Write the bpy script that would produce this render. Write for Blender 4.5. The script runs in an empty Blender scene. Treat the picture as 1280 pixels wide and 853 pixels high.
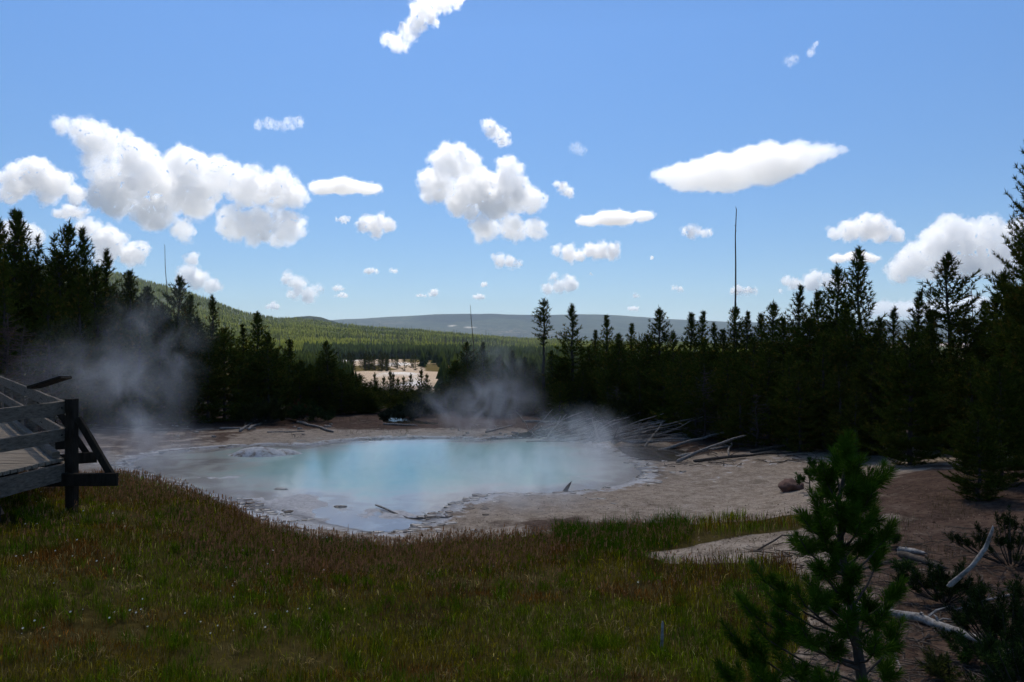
import bpy, bmesh, math, random
import numpy as np
from mathutils import Vector, Matrix
R = math.radians
sc = bpy.context.scene; C = sc.collection

# ------------------------------------------------------------------ camera, sky, sun, exposure
EYE = 4.0                       # eye height above the pool's water level
FPX = 1004.0                    # focal length in pixels of the 1280 px wide photograph
SUN_EL, SUN_AZ = 52.0, -6.0     # sun stands in front of the camera, high above the frame
cam = bpy.data.cameras.new('camera'); camo = bpy.data.objects.new('camera', cam); C.objects.link(camo); sc.camera = camo
cam.sensor_width = 36; cam.lens = 36 * FPX / 1280; cam.clip_start = .05; cam.clip_end = 150000
camo.location = (0, 0, EYE); camo.rotation_euler = (R(90), 0, 0)
world = bpy.data.worlds.new('World'); sc.world = world; world.use_nodes = True
wn = world.node_tree; bg = wn.nodes['Background']
sky = wn.nodes.new('ShaderNodeTexSky'); sky.sky_type = 'NISHITA'; sky.sun_disc = False
sky.sun_elevation = R(SUN_EL); sky.sun_rotation = R(SUN_AZ); sky.altitude = 2300
sky.air_density = 1.0; sky.dust_density = 0.5; sky.ozone_density = 4.0
hs = wn.nodes.new('ShaderNodeHueSaturation'); hs.inputs['Saturation'].default_value = 1.12
# hand-tuned gradient scales the sky's brightness down towards the horizon
tcw = wn.nodes.new('ShaderNodeTexCoord'); sxz = wn.nodes.new('ShaderNodeSeparateXYZ'); wn.links.new(tcw.outputs['Generated'], sxz.inputs[0])
mrw = wn.nodes.new('ShaderNodeMapRange'); mrw.inputs[1].default_value = 0; mrw.inputs[2].default_value = .36; mrw.inputs[3].default_value = .5; mrw.inputs[4].default_value = 1; wn.links.new(sxz.outputs['Z'], mrw.inputs[0])
vmw = wn.nodes.new('ShaderNodeVectorMath'); vmw.operation = 'SCALE'; wn.links.new(hs.outputs[0], vmw.inputs[0]); wn.links.new(mrw.outputs[0], vmw.inputs['Scale'])
wn.links.new(sky.outputs[0], hs.inputs['Color']); wn.links.new(vmw.outputs[0], bg.inputs[0])
bg.inputs[1].default_value = .1
sun = bpy.data.lights.new('sun', 'SUN'); sun.energy = 4.0; sun.angle = R(.53); sun.color = (1, .93, .82)
suno = bpy.data.objects.new('sun', sun); C.objects.link(suno)
SD = Vector((math.sin(R(SUN_AZ)) * math.cos(R(SUN_EL)), math.cos(R(SUN_AZ)) * math.cos(R(SUN_EL)), math.sin(R(SUN_EL))))
suno.rotation_euler = SD.to_track_quat('Z', 'Y').to_euler()
vs = sc.view_settings; vs.view_transform = 'Standard'; vs.look = 'None'; vs.gamma = 1; vs.exposure = .55; vs.use_curve_mapping = False
cy = sc.cycles; cy.use_denoising = True; cy.max_bounces = 12; cy.diffuse_bounces = 3; cy.glossy_bounces = 3
cy.volume_bounces = 12; cy.transparent_max_bounces = 96; cy.volume_step_rate = 2.0; cy.volume_max_steps = 128; cy.sample_clamp_indirect = 8
cy.use_adaptive_sampling = True; cy.adaptive_threshold = .02

# ------------------------------------------------------------------ helpers
def px(x, y, d): return Vector(((x - 640) / FPX * d, d, EYE + (426.5 - y) / FPX * d))
def proj(x, y, z): return 640 + FPX * x / y, 426.5 - FPX * (z - EYE) / y
_rs = np.random.RandomState(7); _G = _rs.normal(size=(256, 3)); _G /= np.linalg.norm(_G, axis=1)[:, None]
_P = np.concatenate([_rs.permutation(256)] * 3)
def pnoise(p):
    p = np.asarray(p, float); i = np.floor(p).astype(int); f = p - i; u = f * f * f * (f * (f * 6 - 15) + 10); i &= 255
    def g(a, b, c):
        h = _P[_P[_P[i[:, 0] + a] + i[:, 1] + b] + i[:, 2] + c]
        return ((f - np.array([a, b, c])) * _G[h]).sum(1)
    ux, uy, uz = u.T
    y0 = (g(0,0,0)*(1-ux)+g(1,0,0)*ux)*(1-uy) + (g(0,1,0)*(1-ux)+g(1,1,0)*ux)*uy
    y1 = (g(0,0,1)*(1-ux)+g(1,0,1)*ux)*(1-uy) + (g(0,1,1)*(1-ux)+g(1,1,1)*ux)*uy
    return (y0 * (1 - uz) + y1 * uz) * 1.6
def fbm(p, o=4, g=.5):
    s = 0; a = 1
    for k in range(o): s = s + a * pnoise(p * 2 ** k + k * 17.3); a *= g
    return s
def n2(x, y, sc_, o=3, z=0.): return fbm(np.stack([np.ravel(x) * sc_, np.ravel(y) * sc_, np.full(np.size(x), z + .37)], 1), o).reshape(np.shape(x))
def sstep(a, b, x): t = np.clip((x - a) / (b - a), 0, 1); return t * t * (3 - 2 * t)
def inpoly(u, v, P):
    P = np.asarray(P, float); r = np.zeros(np.shape(u), bool); j = len(P) - 1
    for i in range(len(P)):
        (xi, yi), (xj, yj) = P[i], P[j]
        c = ((yi > v) != (yj > v)) & (u < (xj - xi) * (v - yi) / (yj - yi + 1e-12) + xi); r ^= c; j = i
    return r
def sdpoly(x, y, P):
    P = np.asarray(P, float); d = np.full(np.shape(x), 1e9)
    for i in range(len(P)):
        a = P[i]; b = P[(i + 1) % len(P)]; e = b - a
        t = np.clip(((x - a[0]) * e[0] + (y - a[1]) * e[1]) / (e @ e + 1e-12), 0, 1)
        d = np.minimum(d, np.hypot(x - a[0] - t * e[0], y - a[1] - t * e[1]))
    return np.where(inpoly(x, y, P), -d, d)
def smooth_loop(P, n=6):
    P = np.asarray(P, float); out = []
    for i in range(len(P)):
        p0, p1, p2, p3 = P[i - 1], P[i], P[(i + 1) % len(P)], P[(i + 2) % len(P)]
        for k in range(n):
            t = k / n; out.append(.5 * (2 * p1 + (p2 - p0) * t + (2 * p0 - 5 * p1 + 4 * p2 - p3) * t * t + (3 * p1 - p0 - 3 * p2 + p3) * t ** 3))
    return np.array(out)
def mesh_np(name, V, F, col=None, smooth=False, uvcol='col'):
    me = bpy.data.meshes.new(name); V = np.asarray(V, np.float32); F = np.asarray(F, np.int32); k = F.shape[1]
    me.vertices.add(len(V)); me.vertices.foreach_set('co', V.ravel())
    me.loops.add(F.size); me.loops.foreach_set('vertex_index', F.ravel())
    me.polygons.add(len(F)); me.polygons.foreach_set('loop_start', np.arange(0, F.size, k, dtype=np.int32))
    if smooth: me.polygons.foreach_set('use_smooth', np.ones(len(F), bool))
    if col is not None:
        a = me.attributes.new(uvcol, 'FLOAT_COLOR', 'POINT'); c = np.ones((len(V), 4), np.float32); c[:, :np.shape(col)[1]] = col
        a.data.foreach_set('color', c.ravel())
    me.update(calc_edges=True)
    return me
def obj(name, me, mat=None, parent=None, loc=None):
    o = bpy.data.objects.new(name, me); C.objects.link(o)
    if mat and me and not len(me.materials): me.materials.append(mat)
    if parent: o.parent = parent
    if loc is not None: o.location = loc
    return o
def tag(o, label=None, cat=None, group=None, kind=None):
    if label: o['label'] = label
    if cat: o['category'] = cat
    if group: o['group'] = group
    if kind: o['kind'] = kind
    return o
def empty(name, loc, label=None, cat=None, group=None):
    o = bpy.data.objects.new(name, None); C.objects.link(o); o.location = loc; o.empty_display_size = .2
    return tag(o, label, cat, group)
def copy_tree(o, parent=None):
    c = o.copy(); C.objects.link(c); c.parent = parent
    for ch in list(o.children): copy_tree(ch, c)
    return c
class MB:
    """collects tubes, boxes and loose faces into one mesh (triangles and quads kept as quads)"""
    def __init__(s): s.v = []; s.f = []; s.n = 0
    def add(s, V, F):
        V = np.asarray(V, float); s.v.append(V); s.f.append(np.asarray(F, int) + s.n); s.n += len(V)
    def tube(s, P, rad, n=6, cap=True):
        P = [Vector(p) for p in P]; m = len(P); V = []; up = Vector((.31, .17, .93))
        for i, p in enumerate(P):
            t = (P[min(i + 1, m - 1)] - P[max(i - 1, 0)]).normalized(); a = t.cross(up)
            if a.length < .05: a = t.cross(Vector((1, 0, 0)))
            a.normalize(); b = t.cross(a)
            for k in range(n):
                w = 2 * math.pi * k / n; V.append(p + (a * math.cos(w) + b * math.sin(w)) * rad[i])
        F = [(i * n + k, i * n + (k + 1) % n, (i + 1) * n + (k + 1) % n, (i + 1) * n + k) for i in range(m - 1) for k in range(n)]
        if cap:
            V += [P[0], P[-1]]; c0, c1 = m * n, m * n + 1
            for k in range(0, n): F += [((k + 1) % n, k, c0, c0), ((m - 1) * n + k, (m - 1) * n + (k + 1) % n, c1, c1)]
        s.add(V, F)
    def beam(s, a, b, w, h, up=(0, 0, 1), j=0., rnd=None):
        """rectangular timber from a to b: w sideways, h along up"""
        a = Vector(a); b = Vector(b); t = (b - a).normalized(); u = Vector(up); sd = t.cross(u).normalized(); u = sd.cross(t).normalized()
        V = []
        bev = min(w, h) * .12
        prof = [(-w/2+bev, -h/2), (w/2-bev, -h/2), (w/2, -h/2+bev), (w/2, h/2-bev), (w/2-bev, h/2), (-w/2+bev, h/2), (-w/2, h/2-bev), (-w/2, -h/2+bev)]
        L = (b - a).length; m = max(2, int(L / .3) + 1)
        for i in range(m):
            p = a.lerp(b, i / (m - 1))
            for (x, y) in prof:
                jx = rnd.uniform(-j, j) if rnd else 0; jy = rnd.uniform(-j, j) if rnd else 0
                V.append(p + sd * (x + jx) + u * (y + jy))
        F = [(i * 8 + k, i * 8 + (k + 1) % 8, (i + 1) * 8 + (k + 1) % 8, (i + 1) * 8 + k) for i in range(m - 1) for k in range(8)]
        for q in (0, (m - 1) * 8):
            F += [(q, q+1, q+2, q+3), (q, q+3, q+4, q+7), (q+4, q+5, q+6, q+7)]
        s.add(V, F)
    def mesh(s, name, col=None, smooth=False):
        V = np.concatenate(s.v); F = np.concatenate(s.f)
        me = bpy.data.meshes.new(name); fl = [tuple(dict.fromkeys(f)) for f in F.tolist()]
        me.from_pydata(V.tolist(), [], fl)
        if smooth: me.polygons.foreach_set('use_smooth', np.ones(len(me.polygons), bool))
        return me
    def build(s, name, mat, parent=None, smooth=False): return obj(name, s.mesh(name, smooth=smooth), mat, parent)

# ------------------------------------------------------------------ materials
def mat(name):
    m = bpy.data.materials.new(name); m.use_nodes = True
    return m, m.node_tree, m.node_tree.nodes['Principled BSDF']
def N(nt, t, **k):
    n = nt.nodes.new(t)
    for a, b in k.items():
        if a in n.inputs.keys(): n.inputs[a].default_value = b
        else: setattr(n, a, b)
    return n
def ramp(nt, fac, stops):
    r = nt.nodes.new('ShaderNodeValToRGB'); e = r.color_ramp.elements
    while len(e) < len(stops): e.new(.5)
    for el, (p, c) in zip(e, stops): el.position = p; el.color = (*c, 1) if len(c) == 3 else c
    nt.links.new(fac, r.inputs[0]); return r.outputs[0]
def mixc(nt, f, a, b, mode='MIX'):
    m = nt.nodes.new('ShaderNodeMix'); m.data_type = 'RGBA'; m.blend_type = mode
    for s, v in ((m.inputs[0], f), (m.inputs[6], a), (m.inputs[7], b)):
        if hasattr(v, 'links') or isinstance(v, bpy.types.NodeSocket): nt.links.new(v, s)
        else: s.default_value = v if isinstance(v, (int, float)) else (*v, 1)
    return m.outputs[2]
def noise_tex(nt, scale, detail=4, rough=.55, coord='Object', dist=0., stretch=None):
    tc = nt.nodes.new('ShaderNodeTexCoord'); src = tc.outputs[coord]
    if stretch:
        mp = nt.nodes.new('ShaderNodeMapping'); mp.inputs['Scale'].default_value = stretch; nt.links.new(src, mp.inputs[0]); src = mp.outputs[0]
    n = nt.nodes.new('ShaderNodeTexNoise'); n.inputs['Scale'].default_value = scale; n.inputs['Detail'].default_value = detail
    n.inputs['Roughness'].default_value = rough; n.inputs['Distortion'].default_value = dist
    nt.links.new(src, n.inputs['Vector']); return n.outputs[0]
def bump(nt, bs, h, st, dist=.02):
    b = nt.nodes.new('ShaderNodeBump'); b.inputs['Strength'].default_value = st; b.inputs['Distance'].default_value = dist
    nt.links.new(h, b.inputs['Height']); nt.links.new(b.outputs[0], bs.inputs['Normal'])
def wood_mat(name, c0, c1, stretch=(6, 6, 1), scale=3., rough=.85):
    m, nt, b = mat(name)
    n = noise_tex(nt, scale, 6, .65, stretch=stretch); nt.links.new(ramp(nt, n, [(.3, c0), (.7, c1)]), b.inputs['Base Color'])
    b.inputs['Roughness'].default_value = rough; b.inputs['Specular IOR Level'].default_value = .06; bump(nt, b, n, .5, .01); return m
def foliage_mat(name, hue=1.0):
    m, nt, b = mat(name)
    at = N(nt, 'ShaderNodeAttribute', attribute_name='col'); oi = N(nt, 'ShaderNodeObjectInfo')
    v = N(nt, 'ShaderNodeMapRange'); v.inputs[3].default_value = .75; v.inputs[4].default_value = 1.25; nt.links.new(oi.outputs['Random'], v.inputs[0])
    hsn = N(nt, 'ShaderNodeHueSaturation'); nt.links.new(v.outputs[0], hsn.inputs['Value']); nt.links.new(at.outputs['Color'], hsn.inputs['Color'])
    nt.links.new(hsn.outputs[0], b.inputs['Base Color']); b.inputs['Roughness'].default_value = .8; b.inputs['Specular IOR Level'].default_value = 0
    return m
def attr_mat(name, rough=.9, trans=0.):
    m, nt, b = mat(name); at = N(nt, 'ShaderNodeAttribute', attribute_name='col')
    nt.links.new(at.outputs['Color'], b.inputs['Base Color']); b.inputs['Roughness'].default_value = rough; b.inputs['Specular IOR Level'].default_value = 0
    if trans:
        t = N(nt, 'ShaderNodeBsdfTranslucent'); nt.links.new(at.outputs['Color'], t.inputs[0]); mx = N(nt, 'ShaderNodeMixShader'); mx.inputs[0].default_value = trans
        nt.links.new(b.outputs[0], mx.inputs[1]); nt.links.new(t.outputs[0], mx.inputs[2]); nt.links.new(mx.outputs[0], nt.nodes['Material Output'].inputs[0])
    return m
M = {}
M['needle'] = foliage_mat('pine_needles')
M['bark'] = wood_mat('pine_bark', (.035, .028, .022), (.09, .075, .06), (3, 3, 1), 5)
M['dead'] = wood_mat('bleached_wood', (.10, .083, .066), (.36, .315, .27), (3, 3, 3), 5)
M['dead_dark'] = wood_mat('weathered_dead_wood', (.035, .027, .02), (.13, .103, .08), (3, 3, 3), 5)
M['twig'] = wood_mat('dead_twigs', (.05, .04, .035), (.13, .10, .085), (3, 3, 3), 4)
M['white_log'] = wood_mat('white_bleached_log', (.07, .058, .046), (.46, .42, .37), (2, 2, 2), 7)
M['timber'] = wood_mat('weathered_timber', (.07, .054, .038), (.24, .19, .14), (2, 2, 9), 4)
M['plank'] = wood_mat('deck_plank', (.13, .10, .07), (.34, .275, .20), (1.5, 12, 12), 3)
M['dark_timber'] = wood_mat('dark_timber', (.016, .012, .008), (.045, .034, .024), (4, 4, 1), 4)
M['grass'] = attr_mat('grass_blades', .9, .25)
M['wood_far'] = attr_mat('far_conifers', .9, .3)
M['flower'] = attr_mat('flower_petals', .8)
M['litter'] = attr_mat('litter', .95)

# ground: zones come as a vertex colour (r grass soil, g white sinter, b red soil, a wet)
m, nt, b = mat('ground'); M['ground'] = m
at = N(nt, 'ShaderNodeAttribute', attribute_name='zone'); sp = N(nt, 'ShaderNodeSeparateColor'); nt.links.new(at.outputs['Color'], sp.inputs[0])
n1 = noise_tex(nt, .9, 8, .65); nfine = noise_tex(nt, 9, 8, .7); nmid = noise_tex(nt, 2.6, 6, .6, dist=.6)
grey = ramp(nt, nmid, [(.25, (.225, .175, .13)), (.5, (.41, .33, .25)), (.75, (.54, .45, .36))])
grey = mixc(nt, ramp(nt, nfine, [(.35, (0, 0, 0)), (.65, (1, 1, 1))]), mixc(nt, 1, grey, (.62, .6, .58), 'MULTIPLY'), grey)
ngrit = noise_tex(nt, 34, 5, .75); grey = mixc(nt, ramp(nt, ngrit, [(.38, (0, 0, 0)), (.52, (1, 1, 1))]), mixc(nt, 1, grey, (.55, .5, .46), 'MULTIPLY'), grey)
white = ramp(nt, nfine, [(.3, (.30, .28, .265)), (.6, (.55, .53, .51))])
red = ramp(nt, n1, [(.3, (.06, .040, .028)), (.55, (.115, .074, .052)), (.75, (.18, .135, .102))])
red = mixc(nt, ramp(nt, nfine, [(.4, (0, 0, 0)), (.6, (1, 1, 1))]), mixc(nt, 1, red, (.55, .5, .48), 'MULTIPLY'), red)
soil = ramp(nt, nfine, [(.3, (.035, .026, .006)), (.7, (.09, .066, .016))])
def nmask(ch, nz, w=.35):
    a = N(nt, 'ShaderNodeMath', operation='MULTIPLY_ADD'); nt.links.new(nz, a.inputs[0]); a.inputs[1].default_value = w * 2; a.inputs[2].default_value = -w
    s = N(nt, 'ShaderNodeMath', operation='ADD'); nt.links.new(sp.outputs[ch], s.inputs[0]); nt.links.new(a.outputs[0], s.inputs[1])
    r = N(nt, 'ShaderNodeMapRange', interpolation_type='SMOOTHSTEP'); r.inputs[1].default_value = .4; r.inputs[2].default_value = .6; nt.links.new(s.outputs[0], r.inputs[0]); return r.outputs[0]
c = mixc(nt, nmask(2, n1, .6), grey, red); c = mixc(nt, nmask(1, nmid, .7), c, white); c = mixc(nt, nmask(0, nmid, .4), c, soil)
wet = N(nt, 'ShaderNodeMapRange'); wet.inputs[3].default_value = 1; wet.inputs[4].default_value = .42; nt.links.new(at.outputs['Alpha'], wet.inputs[0])
cw = N(nt, 'ShaderNodeVectorMath', operation='SCALE'); nt.links.new(c, cw.inputs[0]); nt.links.new(wet.outputs[0], cw.inputs['Scale'])
nt.links.new(cw.outputs[0], b.inputs['Base Color']); b.inputs['Roughness'].default_value = .95; b.inputs['Specular IOR Level'].default_value = .03
bump(nt, b, nfine, .8, .05)

# milky hot water: depth colour from the distance to the shore
m, nt, b = mat('hot_spring_water'); M['water'] = m
at = N(nt, 'ShaderNodeAttribute', attribute_name='col'); nw = noise_tex(nt, .8, 5, .6, dist=.8); sp = N(nt, 'ShaderNodeSeparateColor'); nt.links.new(at.outputs['Color'], sp.inputs[0])
ad = N(nt, 'ShaderNodeMath', operation='MULTIPLY_ADD'); nt.links.new(nw, ad.inputs[0]); ad.inputs[1].default_value = .7; nt.links.new(sp.outputs[0], ad.inputs[2])
sb = N(nt, 'ShaderNodeMath', operation='SUBTRACT'); nt.links.new(ad.outputs[0], sb.inputs[0]); sb.inputs[1].default_value = .35
wc = ramp(nt, sb.outputs[0], [(0, (.30, .27, .235)), (.12, (.43, .43, .37)), (.3, (.31, .45, .38)), (.62, (.18, .41, .35)), (1, (.13, .37, .33))])
nt.links.new(wc, b.inputs['Base Color']); b.inputs['Roughness'].default_value = .09; b.inputs['IOR'].default_value = 1.33
nb = noise_tex(nt, 5, 4, .55, stretch=(1, 2.5, 1)); bump(nt, b, nb, .10, .02)
m, nt, b = mat('murky_puddle_water'); M['puddle'] = m
b.inputs['Base Color'].default_value = (.05, .04, .028, 1); b.inputs['Roughness'].default_value = .05; b.inputs['IOR'].default_value = 1.33

# ------------------------------------------------------------------ terrain of the spring
def P0(x, y, z=0.): d = (EYE - z) * FPX / (y - 426.5); return ((x - 640) / FPX * d, d)
POOL = smooth_loop([P0(*q) for q in [(166, 578), (200, 568), (255, 562), (330, 557), (385, 558), (430, 552), (500, 549), (565, 549), (600, 551), (640, 547), (690, 549), (735, 556), (768, 566), (790, 580), (797, 592), (783, 602), (755, 610),
    (720, 615), (680, 618), (640, 617), (605, 620), (572, 628), (545, 641), (530, 656), (480, 665), (420, 657), (370, 646), (320, 634), (265, 616), (225, 604), (185, 592)]], 5)
PUDDLE = smooth_loop([P0(*q) for q in [(772, 560), (800, 557), (840, 561), (866, 568), (850, 576), (815, 576), (788, 570)]], 5)
STREAM = smooth_loop([P0(*q) for q in [(476, 523), (492, 520.5), (508, 524), (530, 527), (545, 529), (540, 531), (515, 530), (490, 530), (478, 527)]], 4)
BACKPOOL = smooth_loop([P0(*q) for q in [(640, 545.5), (655, 541), (668, 538.5), (690, 539), (700, 543), (690, 546.5), (665, 547)]], 4)
CX = [-40, -7.3, -5.6, -4.5, -3.4, -2.1, -.5, .85, 2.25, 3.4, 4.7, 7.2, 12, 40]
CY = [16, 15.3, 14.2, 13.3, 13.0, 13.0, 13.5, 14.1, 14.6, 13.8, 13.0, 13.6, 16, 20]
CZ = [1.5, 1.24, 1.05, .82, .62, .52, .48, .46, .42, .66, .80, .95, 1.3, 1.8]
CL = [8, 5.5, 4.2, 4, 3.7, 3.2, 3.2, 3.2, 3.2, 4.5, 6.5, 9, 10, 10]
def H(x, y):
    x = np.asarray(x, float); y = np.asarray(y, float); shp = np.shape(x); x = x.ravel(); y = y.ravel(); r = np.hypot(x, y)
    z = np.zeros_like(x)
    f = .07 + .05 * n2(x, y, .35, 3) + .018 * n2(x, y, 2.1, 3, 5.)
    f += .045 * np.clip(x - 5, 0, 30) * sstep(45, 20, y) + .04 * np.clip(-13 - x, 0, 25)
    near = (r < 60) & (y > 14.2)
    if near.any():
        xn, yn = x[near], y[near]; fn = f[near]
        wob = .16 * n2(xn, yn, .8, 3, 9.)
        sd = sdpoly(xn, yn, POOL) + wob
        fn = np.where(sd > 0, fn * np.clip(.25 + sd / 2.5, 0, 1) + .03 * np.exp(-((sd - .35) / .25) ** 2), -np.minimum(1.6, .02 - sd * .22))
        for (cx, cyy, rx, ry) in ((-5.6, 20.0, 2.1, 1.7), (-3.7, 18.6, 2.0, 1.0), (-8.6, 23.6, 1.2, .5)):
            q = np.exp(-(((xn - cx) / rx) ** 2 + ((yn - cyy) / ry) ** 2) ** 2)
            fn = fn * (1 - q) + q * (.03 + .085 * n2(xn, yn, .9, 5, 3.))
        for (cx, cyy, rr, hh) in ((-8.9, 28.2, .55, .28), (-8.2, 28.5, .4, .16)):
            fn = np.maximum(fn, hh * (1 - ((xn - cx) ** 2 / (rr * 1.9) ** 2 + (yn - cyy) ** 2 / rr ** 2)) + .03 * n2(xn, yn, 4, 2))
        for PP in (PUDDLE, STREAM, BACKPOOL):
            s2 = sdpoly(xn, yn, PP) + .07 * n2(xn, yn, 1.5, 2, 4.)
            fn = np.where(s2 > 0, fn * np.clip(.2 + s2 / .9, 0, 1), -.05 + s2 * .1)
        f[near] = fn
    ye, zc, L = np.interp(x, CX, CY), np.interp(x, CX, CZ), np.interp(x, CX, CL); t = y - ye
    up = zc + np.minimum(.055 * np.maximum(-t, 0), .75) + .05 * n2(x, y, .5, 3, 2.) + .02 * n2(x, y, 2.2, 2, 1.)
    z = np.where(t < 0, up, f + (up - f) * (1 - sstep(0, 1, t / L)))
    z = z + (-8.0 - .3) * sstep(42, 135, y + .15 * np.abs(x)) * (y > 0)
    z += .5 * n2(x, y, .05, 2, 8.) * sstep(45, 90, r)
    z -= 1.6 * sstep(480, 560, r) - 0.
    return z.reshape(shp)
def Hs(x, y): return float(H(np.array([x]), np.array([y]))[0])

A = np.concatenate([np.arange(-40, 40, .27), np.arange(40, 320, 5.)]); A = np.radians(A)
RR = np.concatenate([np.linspace(.02, 3, 16), np.arange(3.1, 46, .11), np.geomspace(46.2, 620, 150), np.geomspace(640, 14500, 30)])
aa, rr = np.meshgrid(A, RR); X = np.sin(aa) * rr; Y = np.cos(aa) * rr; Z = H(X, Y); na = len(A)
u, v = proj(X, np.where(Y > .5, Y, .5), Z)
MEADOW = [(-900, 560), (120, 590), (180, 603), (240, 620), (300, 643), (380, 660), (480, 668), (600, 662), (700, 658), (790, 655), (862, 660), (868, 684), (800, 692), (835, 706), (915, 704), (985, 704), (1015, 735), (1005, 800), (965, 860), (930, 1300), (-3000, 2500), (-3000, 560)]
STRIP = [(855, 658), (910, 646), (1000, 643), (1010, 662), (940, 668), (860, 682)]
bank = (Y - np.interp(X, CX, CY)) < np.interp(X, CX, CL) * .35
zg = np.where((Y > 2) & (Y < 24) & bank & (inpoly(u, v, MEADOW) | inpoly(u, v, STRIP)), 1., 0.)
zg = np.maximum(zg, (Y <= 2) * 1.)
zg = np.maximum(zg, np.where((Y > 150) & (Y < 560), np.clip(.85 + .6 * n2(X, Y, .02, 3, 6.), 0, 1), 0))
sdm = np.full(X.shape, 99.); nr = (rr < 60) & (Y > 10); sdm[nr] = sdpoly(X[nr], Y[nr], POOL)
zw = .05 + .55 * np.exp(-(np.maximum(sdm - .2, 0) / .55) ** 2)
zw += .5 * np.exp(-(((X + 5) / 3.6) ** 2 + ((Y - 19.3) / 2.2) ** 2) ** 2)
zw += .3 * np.exp(-(((X - 8.5) / 2.8) ** 2 + ((Y - 25.5) / 1.2) ** 2)) + .28 * np.exp(-(((X - 5.8) / 2.6) ** 2 + ((Y - 23) / 2.5) ** 2)) + .25 * np.exp(-(((X + 6) / 5) ** 2 + ((Y - 35) / 1.4) ** 2)) + .1 * np.exp(-(((X - 3.2) / 1.2) ** 2 + ((Y - 10.9) / .8) ** 2))
uu2, vv2 = proj(X, np.where(Y > .5, Y, .5), Z)
flat1 = (Y > 190) & (Y < 600) & (inpoly(uu2, vv2, [(400, 446), (470, 446), (500, 450), (535, 462), (520, 466), (470, 457), (400, 456)]) | inpoly(uu2, vv2, [(440, 465), (500, 463), (570, 466), (575, 488), (500, 492), (440, 480)]))
zw = np.where(flat1, .22 + .9 * n2(X, Y * .35, .05, 3, 4.), zw); zg = np.where(flat1, 0, zg)
zr = np.clip(.15 + .7 * sstep(3.0, 8.5, X + (13.5 - Y) * .45) * sstep(26, 17, Y) + .55 * sstep(34, 37, Y) * sstep(60, 45, rr) + .55 * sstep(4, 7, X) * sstep(26, 29, Y) * sstep(60, 45, rr), 0, 1)
zr = np.maximum(zr, .62 * np.exp(-(((X - 1.6) / 2.6) ** 2 + ((Y - 17) / 1.5) ** 2)))
zr = np.maximum(zr, .55 * sstep(-10, -12, X) * sstep(24, 28, Y) * (rr < 60))
wet = np.exp(-((sdm - .05) / .22) ** 2) * .8 + np.exp(-(((X - 4.3) / .5) ** 2 + ((Y - 24.5) / 1.8) ** 2)) * .5
sp2 = sdpoly(X[nr], Y[nr], PUDDLE); w2 = np.zeros(X.shape); w2[nr] = np.exp(-(np.maximum(sp2, 0) / .3) ** 2); wet = np.clip(np.maximum(wet, w2 * .8), 0, 1)
zg = np.where(rr < 60, zg + .22 * n2(X, Y, .9, 3, 12.) * (zg > 0) * (Y > 2), zg)
for k in range(3):
    zg = (np.roll(zg, 1, 1) + 2 * zg + np.roll(zg, -1, 1)) / 4; q_ = zg.copy(); q_[1:-1] = (zg[:-2] + 2 * zg[1:-1] + zg[2:]) / 4; zg = q_
col = np.stack([zg, zw, zr, wet], -1).reshape(-1, 4)
i, j = np.meshgrid(np.arange(len(RR) - 1), np.arange(na), indexing='ij'); jn = (j + 1) % na
F = np.stack([i * na + j, (i + 1) * na + j, (i + 1) * na + jn, i * na + jn], -1).reshape(-1, 4)[:, ::-1]
V = np.stack([X, Y, Z], -1).reshape(-1, 3)
me = mesh_np('ground', V, F, col, True, 'zone')
tag(obj('ground', me, M['ground']), 'pale grey sinter flats and grassy bank around the hot spring', kind='structure')

def water(name, P, mt, label, grow=.5, step=.2, z=0.):
    lo = P.min(0) - grow - step; hi = P.max(0) + grow + step; gx = np.arange(lo[0], hi[0], step); gy = np.arange(lo[1], hi[1], step)
    X, Y = np.meshgrid(gx, gy); sd = sdpoly(X, Y, P); n = len(gx)
    i, j = np.meshgrid(np.arange(len(gy) - 1), np.arange(n - 1), indexing='ij'); q = i * n + j
    F = np.stack([q, q + 1, q + n + 1, q + n], -1).reshape(-1, 4); keep = (sd.ravel()[F] < grow).all(1); F = F[keep]
    used = np.unique(F); mp = np.full(X.size, -1); mp[used] = np.arange(len(used))
    dep = np.clip((-sd - .25) / 4.6, 0, 1)
    for (cx, cyy, rx, ry, k) in ((-5.4, 20, 2.9, 2.4, .9), (-3.4, 18.3, 3, 1.6, .9), (-10.5, 26.3, 3.6, 3.2, .92), (3.6, 24.8, 1.5, 3.5, .8)): dep = dep * (1 - k * np.exp(-((X - cx) / rx) ** 2 - ((Y - cyy) / ry) ** 2))
    V = np.stack([X, Y, np.full(X.shape, z)], -1).reshape(-1, 3)[used]
    o = obj(name, mesh_np(name, V, mp[F], np.stack([dep.ravel()[used]] * 3, -1), True), mt); return tag(o, label, kind='structure')
water('pool_water', POOL, M['water'], 'milky turquoise hot spring pool')
water('puddle_water', PUDDLE, M['puddle'], 'small murky brown puddle beside the pool', .25, .12, .004)
water('stream_water', STREAM, M['puddle'], 'shallow bright stream behind the pool', .25, .15, .002)
water('backwater', BACKPOOL, M['puddle'], 'shallow reflecting inlet at the far shore', .25, .12, .006)

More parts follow.
